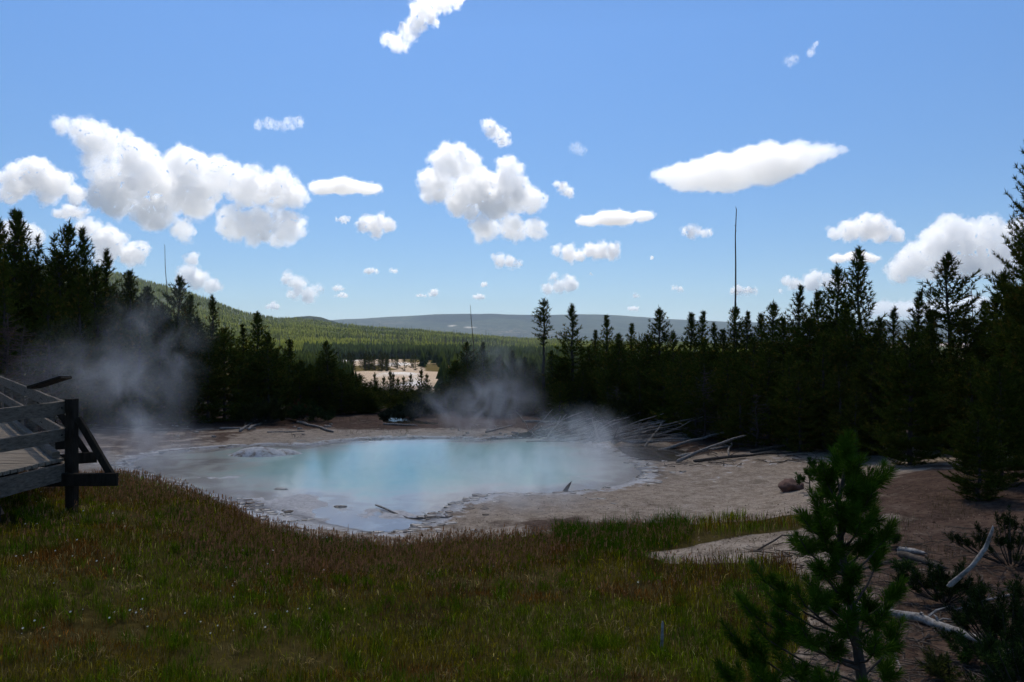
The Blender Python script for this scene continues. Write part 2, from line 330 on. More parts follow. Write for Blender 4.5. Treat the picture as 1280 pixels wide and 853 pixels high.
# ------------------------------------------------------------------ far hills and plateau
def range_mesh(us, ridge_px, y0, y1, y2, zbase, nu, ny, amp, nscale, seed, back=.5):
    u = np.linspace(us[0], us[-1], nu); rp = np.interp(u, us, ridge_px)
    zr = EYE + (426.5 - rp) / FPX * y1
    yy = np.concatenate([np.linspace(y0, y1, ny), np.linspace(y1, y2, max(4, ny // 5))[1:]])
    U, YY = np.meshgrid(u, yy); ZR = np.broadcast_to(zr, U.shape); t = (YY - y0) / (y1 - y0)
    XX = (U - 640) / FPX * YY
    ZZ = np.where(t < 1, zbase + (ZR - zbase) * np.clip(t, 0, 1) ** 1.15, ZR - (ZR - zbase) * back * ((YY - y1) / (y2 - y1)) ** 1.5)
    nz = n2(XX, YY, nscale, 5, seed); ZZ = ZZ + nz * amp * np.clip(t * 3, .15, 1) * np.where(t > .9, .35, 1)
    i, j = np.meshgrid(np.arange(len(yy) - 1), np.arange(nu - 1), indexing='ij'); q = i * nu + j
    F = np.stack([q, q + 1, q + nu + 1, q + nu], -1).reshape(-1, 4)
    return np.stack([XX, YY, ZZ], -1).reshape(-1, 3), F, U, YY, ZZ
m, nt, b = mat('hill_floor'); M['hill'] = m
nz = noise_tex(nt, .012, 6, .6); n3 = noise_tex(nt, .12, 4, .6)
nt.links.new(mixc(nt, ramp(nt, n3, [(.4, (0, 0, 0)), (.6, (1, 1, 1))]), ramp(nt, nz, [(.35, (.05, .065, .014)), (.65, (.085, .10, .024))]), (.045, .055, .016)), b.inputs['Base Color']); b.inputs['Roughness'].default_value = .95; b.inputs['Specular IOR Level'].default_value = .1
HU = [-1400, -600, -100, 60, 140, 188, 225, 263, 300, 340, 374, 414, 455, 530, 592, 667, 760, 900, 1100, 1500]
HR = [345, 335, 330, 333, 341, 354, 363, 376, 391, 399, 400, 405, 410, 415, 421, 426, 430, 433, 435, 437]
V, F, HUg, HYg, HZg = range_mesh(HU, HR, 520, 1700, 2600, -9.6, 420, 110, 6, .006, 1)
tag(obj('hillside', mesh_np('hillside', V, F, smooth=True), M['hill']), 'sunlit green hillside behind the basin', kind='structure')
FU = [250, 300, 335, 352, 370, 386, 402, 418, 440, 470, 520]; FR = [430, 414, 403, 399, 396, 395, 397, 402, 409, 416, 428]
m, nt, b = mat('far_forest'); M['far'] = m
na_ = noise_tex(nt, .004, 8, .68); nb_ = noise_tex(nt, .02, 6, .7)
at = N(nt, 'ShaderNodeAttribute', attribute_name='col'); sp = N(nt, 'ShaderNodeSeparateColor'); nt.links.new(at.outputs['Color'], sp.inputs[0])
cc = ramp(nt, na_, [(.35, (.016, .026, .016)), (.52, (.032, .045, .022)), (.7, (.06, .062, .035))])
cc = mixc(nt, ramp(nt, nb_, [(.42, (0, 0, 0)), (.62, (1, 1, 1))]), mixc(nt, 1, cc, (.5, .5, .55), 'MULTIPLY'), cc)
rk = N(nt, 'ShaderNodeMath', operation='MULTIPLY'); nt.links.new(ramp(nt, nb_, [(.5, (0, 0, 0)), (.58, (1, 1, 1))]), rk.inputs[0]); nt.links.new(sp.outputs[1], rk.inputs[1])
cc = mixc(nt, rk.outputs[0], cc, (.20, .14, .11)); cc = mixc(nt, sp.outputs[0], cc, (.42, .38, .33))
nt.links.new(cc, b.inputs['Base Color']); b.inputs['Roughness'].default_value = 1; b.inputs['Specular IOR Level'].default_value = 0
V, F, *_ = range_mesh(FU, FR, 2300, 3000, 3400, -15, 90, 40, 4, .01, 2)
tag(obj('far_hill', mesh_np('far_hill', V, F, np.zeros((len(V), 3)), True), M['far']), 'dark wooded dome rising behind the green hillside', kind='structure')
MU = [-1500, -300, 100, 300, 416, 480, 545, 620, 720, 780, 850, 910, 980, 1100, 1300, 2200]
MR = [397, 403, 405, 403, 401, 396.5, 393.5, 392.5, 393.5, 394.5, 399.5, 402.5, 403.5, 401, 399, 403]
V, F, Um, Ym, Zm = range_mesh(MU, MR, 5600, 8200, 9800, -20, 560, 90, 26, .0016, 4, .25)
Vm = Um.ravel(), (426.5 - FPX * (Zm - EYE) / Ym).ravel()
pale = np.zeros(len(V)); rocky = np.zeros(len(V))
for (a, bq, w, h) in ((587, 409.3, 5, 1.3), (566, 407.6, 5, .8)): pale = np.maximum(pale, (((Vm[0] - a) / w) ** 2 + ((Vm[1] - bq) / h) ** 2 < 1) * 1.)
for (a, bq, w, h, k) in ((640, 417, 26, 5, .8), (600, 412, 60, 6, .35), (690, 419, 25, 4, .7), (480, 404, 40, 4, .4)): rocky = np.maximum(rocky, k * np.exp(-((Vm[0] - a) / w) ** 2 - ((Vm[1] - bq) / h) ** 2))
tag(obj('plateau', mesh_np('plateau', V, F, np.stack([pale, rocky, rocky * 0], 1), True), M['far']), 'long flat-topped forested plateau on the horizon', kind='structure')

# ------------------------------------------------------------------ clouds: bodies of vapour high above the haze
def ico(sub):
    bm = bmesh.new(); bmesh.ops.create_icosphere(bm, subdivisions=sub, radius=1); V = np.array([v.co[:] for v in bm.verts]); F = np.array([[v.index for v in f.verts] for f in bm.faces]); bm.free(); return V, F
ICO = {k: ico(k) for k in (1, 2, 3, 4)}
VAP = {}
def vapour(density):
    k = float('%.2g' % density)
    if k not in VAP:
        mt = bpy.data.materials.new('cloud_vapour'); mt.use_nodes = True; n = mt.node_tree; n.nodes.clear()
        out = n.nodes.new('ShaderNodeOutputMaterial'); pv = n.nodes.new('ShaderNodeVolumePrincipled')
        pv.inputs['Color'].default_value = (1, 1, 1, 1); pv.inputs['Density'].default_value = k; pv.inputs['Anisotropy'].default_value = .6
        n.links.new(pv.outputs[0], out.inputs['Volume']); VAP[k] = mt
    return VAP[k]
def cloud_mesh(balls, S, vox, rough, seed, lens, grain=11.):
    """balls: (x, y, z, r, stretch) in cloud units of S metres"""
    Vs, Fs, n = [], [], 0
    for (x, y, z, r, ax, sub) in balls:
        V, F = ICO[sub]; Vs.append(V * np.array([r * ax, r * max(1, ax * .8), r]) + np.array([x, y, z])); Fs.append(F + n); n += len(V)
    o = obj('cloud', mesh_np('cloud', np.concatenate(Vs), np.concatenate(Fs)))
    md = o.modifiers.new('r', 'REMESH'); md.mode = 'VOXEL'; md.voxel_size = vox
    me = bpy.data.meshes.new_from_object(o.evaluated_get(bpy.context.evaluated_depsgraph_get())); o.modifiers.clear(); old = o.data; o.data = me; bpy.data.meshes.remove(old); me.name = 'cloud'
    m3 = me; nv = len(m3.vertices); ed = np.empty(len(m3.edges) * 2, np.int32); m3.edges.foreach_get('vertices', ed); ed = ed.reshape(-1, 2); lab = np.arange(nv)
    while True:                                                          # islands: keep the one main body, drop stray crumbs
        a0, a1 = lab[ed[:, 0]], lab[ed[:, 1]]; m_ = np.minimum(a0, a1)
        if (a0 == a1).all(): break
        np.minimum.at(lab, a0, m_); np.minimum.at(lab, a1, m_); lab = lab[lab]; lab = lab[lab]
    un, ct = np.unique(lab, return_counts=True)
    if len(un) > 1:
        bad = np.nonzero(~np.isin(lab, un[ct >= (.12 if max(b_[3] for b_ in balls) > 8 else 1) * ct.max()]))[0]; bm = bmesh.new(); bm.from_mesh(m3); bm.verts.ensure_lookup_table(); bmesh.ops.delete(bm, geom=[bm.verts[i] for i in bad], context='VERTS'); bm.to_mesh(m3); bm.free()
    n = len(me.vertices); co = np.empty(n * 3, np.float32); no = np.empty(n * 3, np.float32)
    me.vertices.foreach_get('co', co); me.vertices.foreach_get('normal', no); co = co.reshape(-1, 3).astype(float); no = no.reshape(-1, 3); q = co / grain + seed * 3.1
    if lens: disp = fbm(q * np.array([.6, .6, 1.5]), 5, .6) * 2.5 * rough
    else:
        wq = q + .35 * np.stack([pnoise(q * 1.7 + 3), pnoise(q * 1.7 + 9), pnoise(q * 1.7 + 15)], 1); disp = fbm(q * .55, 2) * 3.0; a = 3.0
        for k in range(4): disp = disp + a * (.32 - np.abs(pnoise(wq * 1.25 * 2 ** k + k * 7.7))) * 1.5; a *= .6
        disp = disp * rough
    me.vertices.foreach_set('co', ((co + no * disp[:, None]) * S).astype(np.float32).ravel()); me.update(); me.polygons.foreach_set('use_smooth', np.ones(len(me.polygons), bool))
    return o
def cloud(label, circ, d, tau, seed=0, vox=.7, lens=False, rough=1., group=None, grain=11.):
    rnd = random.Random(seed); S = d / FPX; rm = max(c[2] for c in circ); balls = []
    cx = sum(c[0] for c in circ) / len(circ); cyy = sum(c[1] for c in circ) / len(circ)
    for (x, y, r, *e) in circ:
        ax = e[0] if e else 1.; X, Z = x - cx, cyy - y; Y = rnd.uniform(-.5, .5) * r; balls.append((X, Y, Z, r * (.92 if lens else .8), ax, 3))
        if lens: continue
        def kids(X, Y, Z, r, ax, nk, lev):
            for k in range(nk):
                v = Vector((rnd.gauss(0, 1), rnd.gauss(0, 1), rnd.gauss(.25, 1))).normalized(); q = r * rnd.uniform(.18, .42)
                a, b_, c_ = X + v.x * r * .95 * ax, Y + v.y * r * .95, Z + v.z * r * .92; balls.append((a, b_, c_, q, 1., 2 if lev == 0 else 1))
                if lev < 2 and q > 1.6: kids(a, b_, c_, q, 1., 6 if lev == 0 else 3, lev + 1)
        kids(X, Y, Z, r * .84, ax, 30, 0)
    o = cloud_mesh(balls, S, vox, rough, seed, lens, grain); o.location = px(cx, cyy, d); o.data.materials.clear(); o.data.materials.append(vapour(tau * TAU / (2 * rm * S)))
    # thin veils of vapour round the body: frayed, see-through edges
    n = len(o.data.vertices); co = np.empty(n * 3, np.float32); no = np.empty(n * 3, np.float32); o.data.vertices.foreach_get('co', co); o.data.vertices.foreach_get('normal', no); co = co.reshape(-1, 3); no = no.reshape(-1, 3); q = co / (S * grain) + seed * 1.7
    for (out_, amp, fr, tk) in ((1.0, 4.6, 1.6, .32),):
        mv = o.data.copy(); mv.name = 'veil'; dsp = (out_ + amp * fbm(q * fr + out_ * 9, 4, .62)) * S * min(1, rm / 9 + .25) * (.8 if lens else 1)
        mv.vertices.foreach_set('co', (co + no * dsp[:, None]).astype(np.float32).ravel()); mv.update(); mv.materials.clear(); mv.materials.append(vapour(tau * TAU * tk / (2 * rm * S))); tag(obj('veil', mv, None, o), kind='stuff')
    return tag(o, label, 'cloud', group)
def puffs(cx, cyy, w, h, seed, n=None):
    rnd = random.Random(seed); n = n or max(3, int(w / h * 2.2)); out = []
    for k in range(n):
        t = (k + .5) / n * 2 - 1; e = math.sqrt(max(.08, 1 - t * t)); r = h * .5 * e * rnd.uniform(.6, 1.0)
        out.append((cx + t * (w / 2 - r * .5), cyy + h * .5 * e - r - rnd.uniform(0, .35) * h * e, max(r, 1.6)))
    return out
TAU = .95
CL_G = 'small puffs low over the horizon'
cloud('large towering white cloud bank with grey folds above the left pines', [(62, 148, 6), (82, 158, 11), (105, 165, 19), (130, 182, 24), (165, 192, 25), (135, 222, 26), (150, 250, 28), (190, 228, 36), (195, 265, 27), (235, 210, 28), (250, 248, 30), (280, 222, 26), (310, 235, 28), (345, 236, 27), (368, 245, 16), (230, 288, 14), (262, 298, 11), (295, 280, 22), (325, 285, 24), (360, 285, 22), (345, 300, 10), (118, 200, 14)], 9000, 5, 2)
cloud('rounded white cloud with a grey base over the pines by the boardwalk', [(25, 228, 20), (50, 222, 23), (75, 232, 18), (95, 244, 12), (12, 240, 14), (60, 245, 12), (48, 205, 9)], 10500, 5, 3)
cloud('bright lumpy cloud directly behind the left pine tops', [(112, 288, 14), (140, 305, 20), (168, 318, 15), (128, 322, 12), (90, 290, 8), (180, 310, 8)], 13000, 5, 4, .8)
cloud('flat ragged patch of cloud under the big cloud bank', puffs(90, 268, 46, 18, 5), 11000, 3, 5, .7)
cloud('white cloud showing between the left pine crowns', puffs(20, 300, 60, 42, 6, 6), 14000, 4, 6, .8)
cloud('smooth lens-shaped cloud joined to the big bank', [(405, 235, 9, 2.4), (430, 234, 10, 2.8), (458, 236, 7, 3)], 9000, 2.6, 7, .8, True, .7)
cloud('heart-shaped white cloud with grey centre above the pool', [(560, 205, 24), (545, 232, 23), (585, 205, 17), (598, 232, 28), (575, 248, 22), (636, 212, 18), (640, 242, 27), (618, 258, 22), (664, 250, 17), (605, 284, 18), (640, 284, 17), (668, 287, 14), (590, 268, 10), (576, 184, 7)], 9000, 5, 8)
cloud('ragged cloud scrap cut by the top of the frame', [(553, 4, 13), (530, 10, 15), (522, 28, 13), (512, 42, 10), (498, 55, 10), (484, 48, 6), (540, 22, 10), (570, 0, 10), (520, 12, 8)], 6000, 2.6, 9, .9, rough=1.5)
cloud('large slanting lens-shaped cloud with frayed upper edge', [(835, 220, 9, 2.6), (865, 222, 20, 2), (905, 216, 26, 2.0), (950, 208, 26, 2.0), (990, 198, 20, 2), (1025, 190, 12, 2), (880, 208, 14, 1.5), (960, 188, 12, 1.6), (1000, 184, 10, 1.6), (1050, 186, 5, 2)], 8000, 2.6, 10, 1., True, 1.6)
cloud('thin flat lens cloud between the heart-shaped cloud and big lens', [(735, 276, 7, 2.4), (768, 273, 10, 3), (803, 270, 7, 2.4)], 9500, 2.6, 11, .7, True, .8)
cloud('long flat-based cloud below the thin lens cloud', puffs(738, 317, 104, 26, 12, 7), 12500, 4, 12, .7)
cloud('compact cloud above the small flat lens at right', [(1060, 290, 13), (1085, 285, 17), (1105, 288, 14), (1045, 292, 7), (1118, 294, 8), (1100, 276, 9)], 11500, 4.5, 13, .8)
cloud('tall billowing cloud beside the tallest pine', [(1120, 340, 16), (1145, 325, 24), (1170, 310, 26), (1195, 298, 30), (1215, 310, 30), (1240, 320, 30), (1200, 330, 24), (1165, 340, 15), (1235, 290, 20), (1262, 300, 25), (1188, 280, 14), (1270, 330, 22)], 13000, 5, 14)
cloud('small flat lens cloud under the compact cloud', [(1050, 323, 5, 2.6), (1070, 321, 6.5, 3), (1090, 323, 5, 2.4)], 12000, 2.4, 15, .6, True, .6)
cloud('lumpy low cloud just above the right pine tops', [(1015, 352, 12), (995, 356, 8), (1032, 352, 10), (983, 352, 5), (1048, 356, 9)], 19000, 4, 16, .7)
cloud('pale hazy cloud bank low between the right pines', [(1105, 385, 10, 2), (1135, 388, 12, 2.5), (1175, 385, 12, 2.5), (1215, 380, 12, 2)], 30000, 2, 17, .9, rough=.8)
cloud('pointed cloud hanging low beside the left hill', [(240, 325, 7), (235, 342, 11), (250, 350, 13), (268, 358, 10), (285, 366, 7), (302, 369, 6), (322, 368, 4), (228, 352, 8)], 21000, 3.6, 18, .7)
cloud('broken cloud patch above the dark wooded dome', [(358, 348, 7), (372, 358, 10), (384, 368, 9), (366, 368, 7), (395, 362, 5), (402, 361, 4)], 21000, 3.2, 19, .6)
cloud('two-lobed cloud right of the lens joined to the bank', [(455, 280, 8), (470, 282, 12), (486, 282, 9), (470, 292, 6)], 12000, 3.6, 20, .6)
cloud('thin streak of cloud high above the big bank', puffs(350, 156, 76, 10, 21, 12), 7500, .4, 21, .6, rough=1.6, grain=7)
cloud('small torn cloud just above the heart-shaped cloud', [(612, 157, 7), (618, 165, 8), (626, 173, 7), (633, 177, 4)], 8000, 2.6, 22, .6, rough=1.2, grain=7)
cloud('faint wispy cloud tuft right of the torn cloud', puffs(722, 186, 24, 11, 23, 5), 8000, .25, 23, .5, rough=1.4, grain=6)
cloud('little ragged cloud right of the heart-shaped cloud', [(702, 235, 5), (708, 241, 5), (698, 232, 3)], 9000, 2.2, 24, .5, rough=1.2, grain=6)
cloud('frayed little cloud above the tall dead snag', puffs(872, 292, 38, 16, 25, 6), 10500, 2.2, 25, .6, rough=1.3, grain=7)
cloud('small cloud with a short tail under the heart-shaped cloud', [(625, 326, 8), (638, 328, 8), (648, 331, 5), (662, 332, 4), (620, 323, 5)], 13500, 3, 26, .5)
cloud('jagged cloud above the bushy-topped lone pine', [(685, 362, 6), (698, 358, 9), (712, 356, 9), (728, 360, 6), (738, 359, 4), (692, 347, 4), (702, 345, 5)], 20000, 3.2, 27, .6)
cloud('short bright cloud touching the tall dead snag', puffs(930, 363, 36, 13, 28, 5), 20000, 3, 28, .5)
cloud('faint speck of cloud high over the right pines', puffs(988, 76, 14, 11, 29, 4), 5500, .3, 29, .5, rough=1.3, grain=5)
cloud('tiny slanting wisp beside the high speck', [(1014, 66, 3), (1017, 61, 3), (1019, 57, 2)], 5500, .3, 30, .5, grain=5)
cloud('small lone cloud left of the two-lobed cloud', puffs(428, 275, 17, 12, 31, 4), 12000, 2.4, 31, .5)
for k, (x, y, w_, h_) in enumerate([(540, 368, 24, 7), (527, 370, 14, 4), (598, 372, 16, 5), (790, 371, 32, 8), (848, 360, 18, 6), (972, 362, 26, 8), (343, 384, 24, 8), (424, 361, 16, 9), (464, 339, 17, 6), (492, 339, 9, 7), (742, 342, 28, 5), (812, 323, 24, 6), (792, 386, 12, 4), (606, 356, 6, 4), (425, 370, 18, 5)]):
    cloud('tiny white cloud puff low over the horizon', puffs(x, y, w_, h_, 40 + k, 4), 24000, 2.2, 40 + k, .5, group=CL_G, rough=.6, grain=6)
# the cloud that keeps the spring in shade while the hillside lies in the sun: it stands before the sun, above the frame
rnd = random.Random(77); balls = []
for k in range(90):
    a = rnd.uniform(0, 6.283); q = math.sqrt(rnd.random()); rr_ = rnd.uniform(100, 160) * (1 - .3 * q)
    balls.append((math.cos(a) * q * 850, math.sin(a) * q * 520, rnd.uniform(-30, 50), rr_, 1., 3))
o = cloud_mesh(balls, 1., 16, 9, 5, False, 110.); o.location = Vector((0, -360, 0)) + SD * (1500 / SD.z); o.data.materials.append(vapour(.0075))
tag(o, 'broad cloud overhead that keeps the spring in shade', 'cloud')

# ------------------------------------------------------------------ air
bm = bmesh.new(); bmesh.ops.create_cube(bm, size=1, matrix=Matrix.Translation((0, 0, 190)) @ Matrix.Diagonal((31000, 31000, 480, 1))); me = bpy.data.meshes.new('haze'); bm.to_mesh(me); bm.free()
mt = bpy.data.materials.new('air'); mt.use_nodes = True; n = mt.node_tree; n.nodes.clear(); out = n.nodes.new('ShaderNodeOutputMaterial'); pv = n.nodes.new('ShaderNodeVolumePrincipled')
pv.inputs['Color'].default_value = (.62, .80, 1, 1); pv.inputs['Density'].default_value = 5.2e-5; pv.inputs['Anisotropy'].default_value = .2; n.links.new(pv.outputs[0], out.inputs['Volume'])
tag(obj('haze', me, mt), 'thin blue summer haze over the basin', kind='stuff')

# ------------------------------------------------------------------ far wood on the hillside
def far_wood(name, label, n, umin, umax, ymin, ymax, seed, zf, hmin, hmax, cols, keepf=None):
    rs = np.random.RandomState(seed); u = rs.uniform(umin, umax, n); t = rs.uniform(0, 1, n); y = ymin * (ymax / ymin) ** t; x = (u - 640) / FPX * y
    if keepf is not None: k = keepf(u, x, y, rs); u, x, y = u[k], x[k], y[k]; n = len(u)
    z = zf(x, y, u) - .3; h = rs.uniform(hmin, hmax, n); r = h * rs.uniform(.16, .25, n); ph = rs.uniform(0, 6.28, n)
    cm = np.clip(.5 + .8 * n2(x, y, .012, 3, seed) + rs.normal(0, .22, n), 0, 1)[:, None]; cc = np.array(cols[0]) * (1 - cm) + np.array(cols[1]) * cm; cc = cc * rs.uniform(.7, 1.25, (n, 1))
    k = 5; Vs = []; Fs = []; Cs = []
    ring = np.stack([np.cos(ph[:, None] + np.arange(k) * 6.283 / k), np.sin(ph[:, None] + np.arange(k) * 6.283 / k)], -1) * rs.uniform(.75, 1.25, (n, k, 1))
    nv = 0
    for (z0, z1, rf) in ((.1, .62, 1.), (.42, 1., .68)):
        V = np.zeros((n, k + 1, 3)); V[:, :k, :2] = ring * (r * rf)[:, None, None] + np.stack([x, y], -1)[:, None]; V[:, :k, 2] = (z + h * z0)[:, None]; V[:, k] = np.stack([x, y, z + h * z1], -1)
        base = np.arange(n)[:, None] * (k + 1) + nv; f = np.stack([np.stack([base[:, 0] + q, base[:, 0] + (q + 1) % k, base[:, 0] + k], -1) for q in range(k)], 1)
        Vs.append(V.reshape(-1, 3)); Fs.append(f.reshape(-1, 3)); Cs.append(np.repeat(cc, k + 1, 0)); nv += n * (k + 1)
    tag(obj(name, mesh_np(name, np.concatenate(Vs), np.concatenate(Fs), np.concatenate(Cs)), M['wood_far']), label, 'forest', kind='stuff')
def hill_z(x, y, u):
    us = np.linspace(HU[0], HU[-1], 420); fu = np.clip((u - us[0]) / (us[1] - us[0]), 0, 418.99); yy = HYg[:, 0]; iy = np.clip(np.searchsorted(yy, y) - 1, 0, len(yy) - 2); fy = (y - yy[iy]) / (yy[iy + 1] - yy[iy]); iu = fu.astype(int); fu = fu - iu
    return (HZg[iy, iu] * (1 - fu) + HZg[iy, iu + 1] * fu) * (1 - fy) + (HZg[iy + 1, iu] * (1 - fu) + HZg[iy + 1, iu + 1] * fu) * fy
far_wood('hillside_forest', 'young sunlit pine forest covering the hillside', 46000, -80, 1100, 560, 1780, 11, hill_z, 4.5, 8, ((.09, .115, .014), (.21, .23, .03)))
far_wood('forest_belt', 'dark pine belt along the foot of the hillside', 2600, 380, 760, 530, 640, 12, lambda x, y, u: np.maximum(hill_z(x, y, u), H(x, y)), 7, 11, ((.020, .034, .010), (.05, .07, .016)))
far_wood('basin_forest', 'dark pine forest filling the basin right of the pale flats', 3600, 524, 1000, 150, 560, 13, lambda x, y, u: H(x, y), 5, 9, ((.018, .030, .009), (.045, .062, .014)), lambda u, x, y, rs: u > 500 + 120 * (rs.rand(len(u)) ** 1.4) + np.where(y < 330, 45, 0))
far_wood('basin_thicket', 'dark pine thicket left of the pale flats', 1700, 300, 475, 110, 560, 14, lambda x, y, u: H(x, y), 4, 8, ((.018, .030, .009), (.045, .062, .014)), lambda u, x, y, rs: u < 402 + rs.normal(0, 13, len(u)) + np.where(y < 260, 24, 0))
rs = np.random.RandomState(5); mb = MB()
for k in range(420):
    u_ = rs.uniform(130, 720) if k < 220 else rs.normal(560, 60); y_ = rs.uniform(600, 1650) if k < 220 else rs.uniform(760, 1000); x_ = (u_ - 640) / FPX * y_; z_ = float(hill_z(np.array([x_]), np.array([y_]), np.array([u_]))[0]); h_ = rs.uniform(8, 15)
    mb.tube([(x_, y_, z_ - .5), (x_ + rs.normal(0, .5), y_, z_ + h_)], [.35, .12], 3, False)
tag(mb.build('dead_forest', M['dead_dark']), 'bare grey dead trunks scattered over the hillside', 'dead trees', kind='stuff')

# ------------------------------------------------------------------ conifers
def rot_to(d):
    """matrix whose columns are two side vectors and the direction d (arrays)"""
    d = d / (np.linalg.norm(d, axis=1, keepdims=True) + 1e-9); up = np.where(np.abs(d[:, 2:3]) > .9, np.array([[1., 0, 0]]), np.array([[0., 0, 1.]]))
    a = np.cross(d, up); a /= np.linalg.norm(a, axis=1, keepdims=True); return a, np.cross(a, d), d
def brushes(P, D, L, wid, spread, k, rs, col, length=None, tri=True):
    """needle brushes: at each point P with direction D a shoot of length L carrying k needles of size spread"""
    n = len(P); a, b, d = rot_to(D); t = rs.uniform(0, 1, (n, k)); ph = rs.uniform(0, 6.283, (n, k)); tilt = rs.uniform(.35, 1.0, (n, k)) * np.where(t > .85, .5, 1)
    base = P[:, None] + d[:, None] * (t * L[:, None])[..., None]
    rad = a[:, None] * np.cos(ph)[..., None] + b[:, None] * np.sin(ph)[..., None]
    nd = rad * np.sin(tilt * 1.25)[..., None] + d[:, None] * np.cos(tilt * 1.25)[..., None]
    ln = spread[:, None] * rs.uniform(.7, 1.2, (n, k)); tip = base + nd * ln[..., None]
    sd = np.cross(nd, rs.normal(size=(n, k, 3))); sd /= np.linalg.norm(sd, axis=2, keepdims=True) + 1e-9; sd *= wid * .5
    mid = base + nd * (ln * .45)[..., None]
    V = np.stack([base - sd * .4, mid - sd, tip, mid + sd], 2).reshape(-1, 3) if not tri else np.stack([base - sd, base + sd, tip], 2).reshape(-1, 3)
    q = 3 if tri else 4
    F = np.arange(len(V)).reshape(-1, q); c = np.repeat(col, k * q, 0) * rs.uniform(.75, 1.25, (n * k, 1)).repeat(q, 0)
    return V, F, c
def conifer(seed, h, rad, base=.08, dens=1., k=9, full=.8, clump=.2, wid=.042, tuft=False, gaps=.12, green=((.038, .048, .007), (.078, .092, .011), (.15, .10, .016))):
    rs = np.random.RandomState(seed); tr = MB(); br = MB(); lean = rs.normal(0, .012 * h, 2); pts = []; rd = []
    for i in range(9):
        t = i / 8; pts.append((lean[0] * t * t + rs.normal(0, .006 * h) * (0 < i < 8), lean[1] * t * t + rs.normal(0, .006 * h) * (0 < i < 8), -.15 + (h + .12) * t)); rd.append((.014 * h + .02) * (1 - t) ** .8 + .008)
    tr.tube(pts, rd, 7)
    ax = np.array(pts); P, D, Ls = [], [], []
    def axis(z): t = np.clip(z / h, 0, 1); return np.array([np.interp(t, np.linspace(0, 1, 9), ax[:, 0]), np.interp(t, np.linspace(0, 1, 9), ax[:, 1]), z])
    z = base * h; sp = .30 / dens; ang0 = 0
    lopside = rs.uniform(0, 6.28)
    while z < h * .985:
        t = z / h
        prof = (min(1, (1 - t) / (1 - full * .55)) ** .9) * (.55 + .45 * sstep(base - .02, base + .22, t)) if not tuft else math.sin(min(1, max(0, (t - base) / (1 - base))) ** .8 * 3.0) * .9 + .1
        prof *= 1 + .18 * math.sin(t * 9 + seed); nb = rs.randint(4, 7)
        for q in range(nb):
            if rs.rand() < gaps: continue
            a = ang0 + q * 6.283 / nb + rs.normal(0, .25); L = max(.1, rad * prof * rs.uniform(.6, 1.15) * (1 + .15 * math.cos(a - lopside))); el = R(-8 + 58 * t ** 1.6 + rs.normal(0, 7)) if not tuft else R(rs.uniform(-20, 50))
            o = axis(z + rs.normal(0, .05)); m = max(3, int(L / .13)); ts = np.linspace(0, 1, m); hd = np.array([math.cos(a), math.sin(a), 0])
            cv = .22 * L
            bp = o + hd * (ts * L * math.cos(el))[:, None] + np.array([0, 0, 1.]) * (ts * L * math.sin(el) + cv * ts ** 2.2 - .10 * L * np.sin(ts * 3.14) * (1 - t))[:, None]
            br.tube([bp[0], bp[m // 2], bp[-1]], [.012 + .006 * L, .009, .004], 3, False)
            side = np.array([-hd[1], hd[0], 0])
            for i in range(m):
                if ts[i] < .22 and L > .5: continue
                dirn = (bp[min(i + 1, m - 1)] - bp[max(i - 1, 0)]); dirn /= np.linalg.norm(dirn) + 1e-9
                P.append(bp[i]); D.append(dirn + np.array([0, 0, .35])); Ls.append(.13)
                for s in (-1, 1):
                    w = (1 - ts[i]) * .5 * L * rs.uniform(.4, 1)
                    mm = int(w / .15)
                    for e in range(mm):
                        P.append(bp[i] + side * s * (e + 1) * .15 + dirn * .08 * (e + 1) + np.array([0, 0, .03 * e])); D.append(side * s * .8 + dirn * .6 + np.array([0, 0, .5])); Ls.append(.12)
        z += sp * rs.uniform(.75, 1.25) * (.7 + .5 * (1 - t)); ang0 += rs.uniform(.3, 1.2)
    for e in range(3): P.append(axis(h - .1 * e)); D.append(np.array([rs.normal(0, .15), rs.normal(0, .15), 1.])); Ls.append(.16)
    P = np.array(P); D = np.array(D); Ls = np.array(Ls); n = len(P); w = rs.rand(n, 1); w2 = (rs.rand(n, 1) < .22) * rs.rand(n, 1)
    c = np.array(green[0]) * (1 - w) + np.array(green[1]) * w; c = c * (1 - w2) + np.array(green[2]) * w2
    V, F, cc = brushes(P, D, Ls, wid, np.full(n, clump), k, rs, c)
    tm = tr.mesh('trunk'); cm = mesh_np('crown', V, F, cc); bmh = br.mesh('branches'); tm.materials.append(M['bark']); bmh.materials.append(M['bark']); cm.materials.append(M['needle'])
    return tm, cm, h, bmh
VAR = [conifer(100 + s, h, r_, b_, d_, k_, f_, gaps=g_) for s, (h, r_, b_, d_, k_, f_, g_) in enumerate([
    (7.5, 1.6, .04, 1.15, 10, .75, .06), (7.5, 1.8, .04, 1.15, 10, .8, .08), (7.5, 1.25, .06, 1.15, 10, .7, .1), (7.5, 2.0, .03, 1.2, 10, .9, .06), (7.5, 1.4, .08, 1.0, 10, .6, .16), (7.5, 1.7, .02, 1.2, 10, .7, .06), (7.5, .95, .25, .9, 9, .6, .25), (7.5, 2.1, .02, 1.15, 10, 1.0, .1)])]
SMALL = [conifer(200 + s, 4., r_, .03, 1.0, 9, .8, green=((.034, .044, .007), (.068, .084, .011), (.13, .09, .015))) for s, r_ in enumerate((.9, 1.1, .75))]
BIG = conifer(301, 10.5, 2.3, .02, 1.5, 16, .9, .17, .03, gaps=.02)
BIG2 = conifer(302, 6.5, 2.0, .005, 1.6, 15, .95, .17, .03, gaps=.02, green=((.032, .046, .006), (.07, .09, .010), (.13, .10, .016)))
TUFT = conifer(303, 8., .62, .60, 1.3, 11, .8, .20, .036, tuft=True, gaps=.1)
ptree = {}
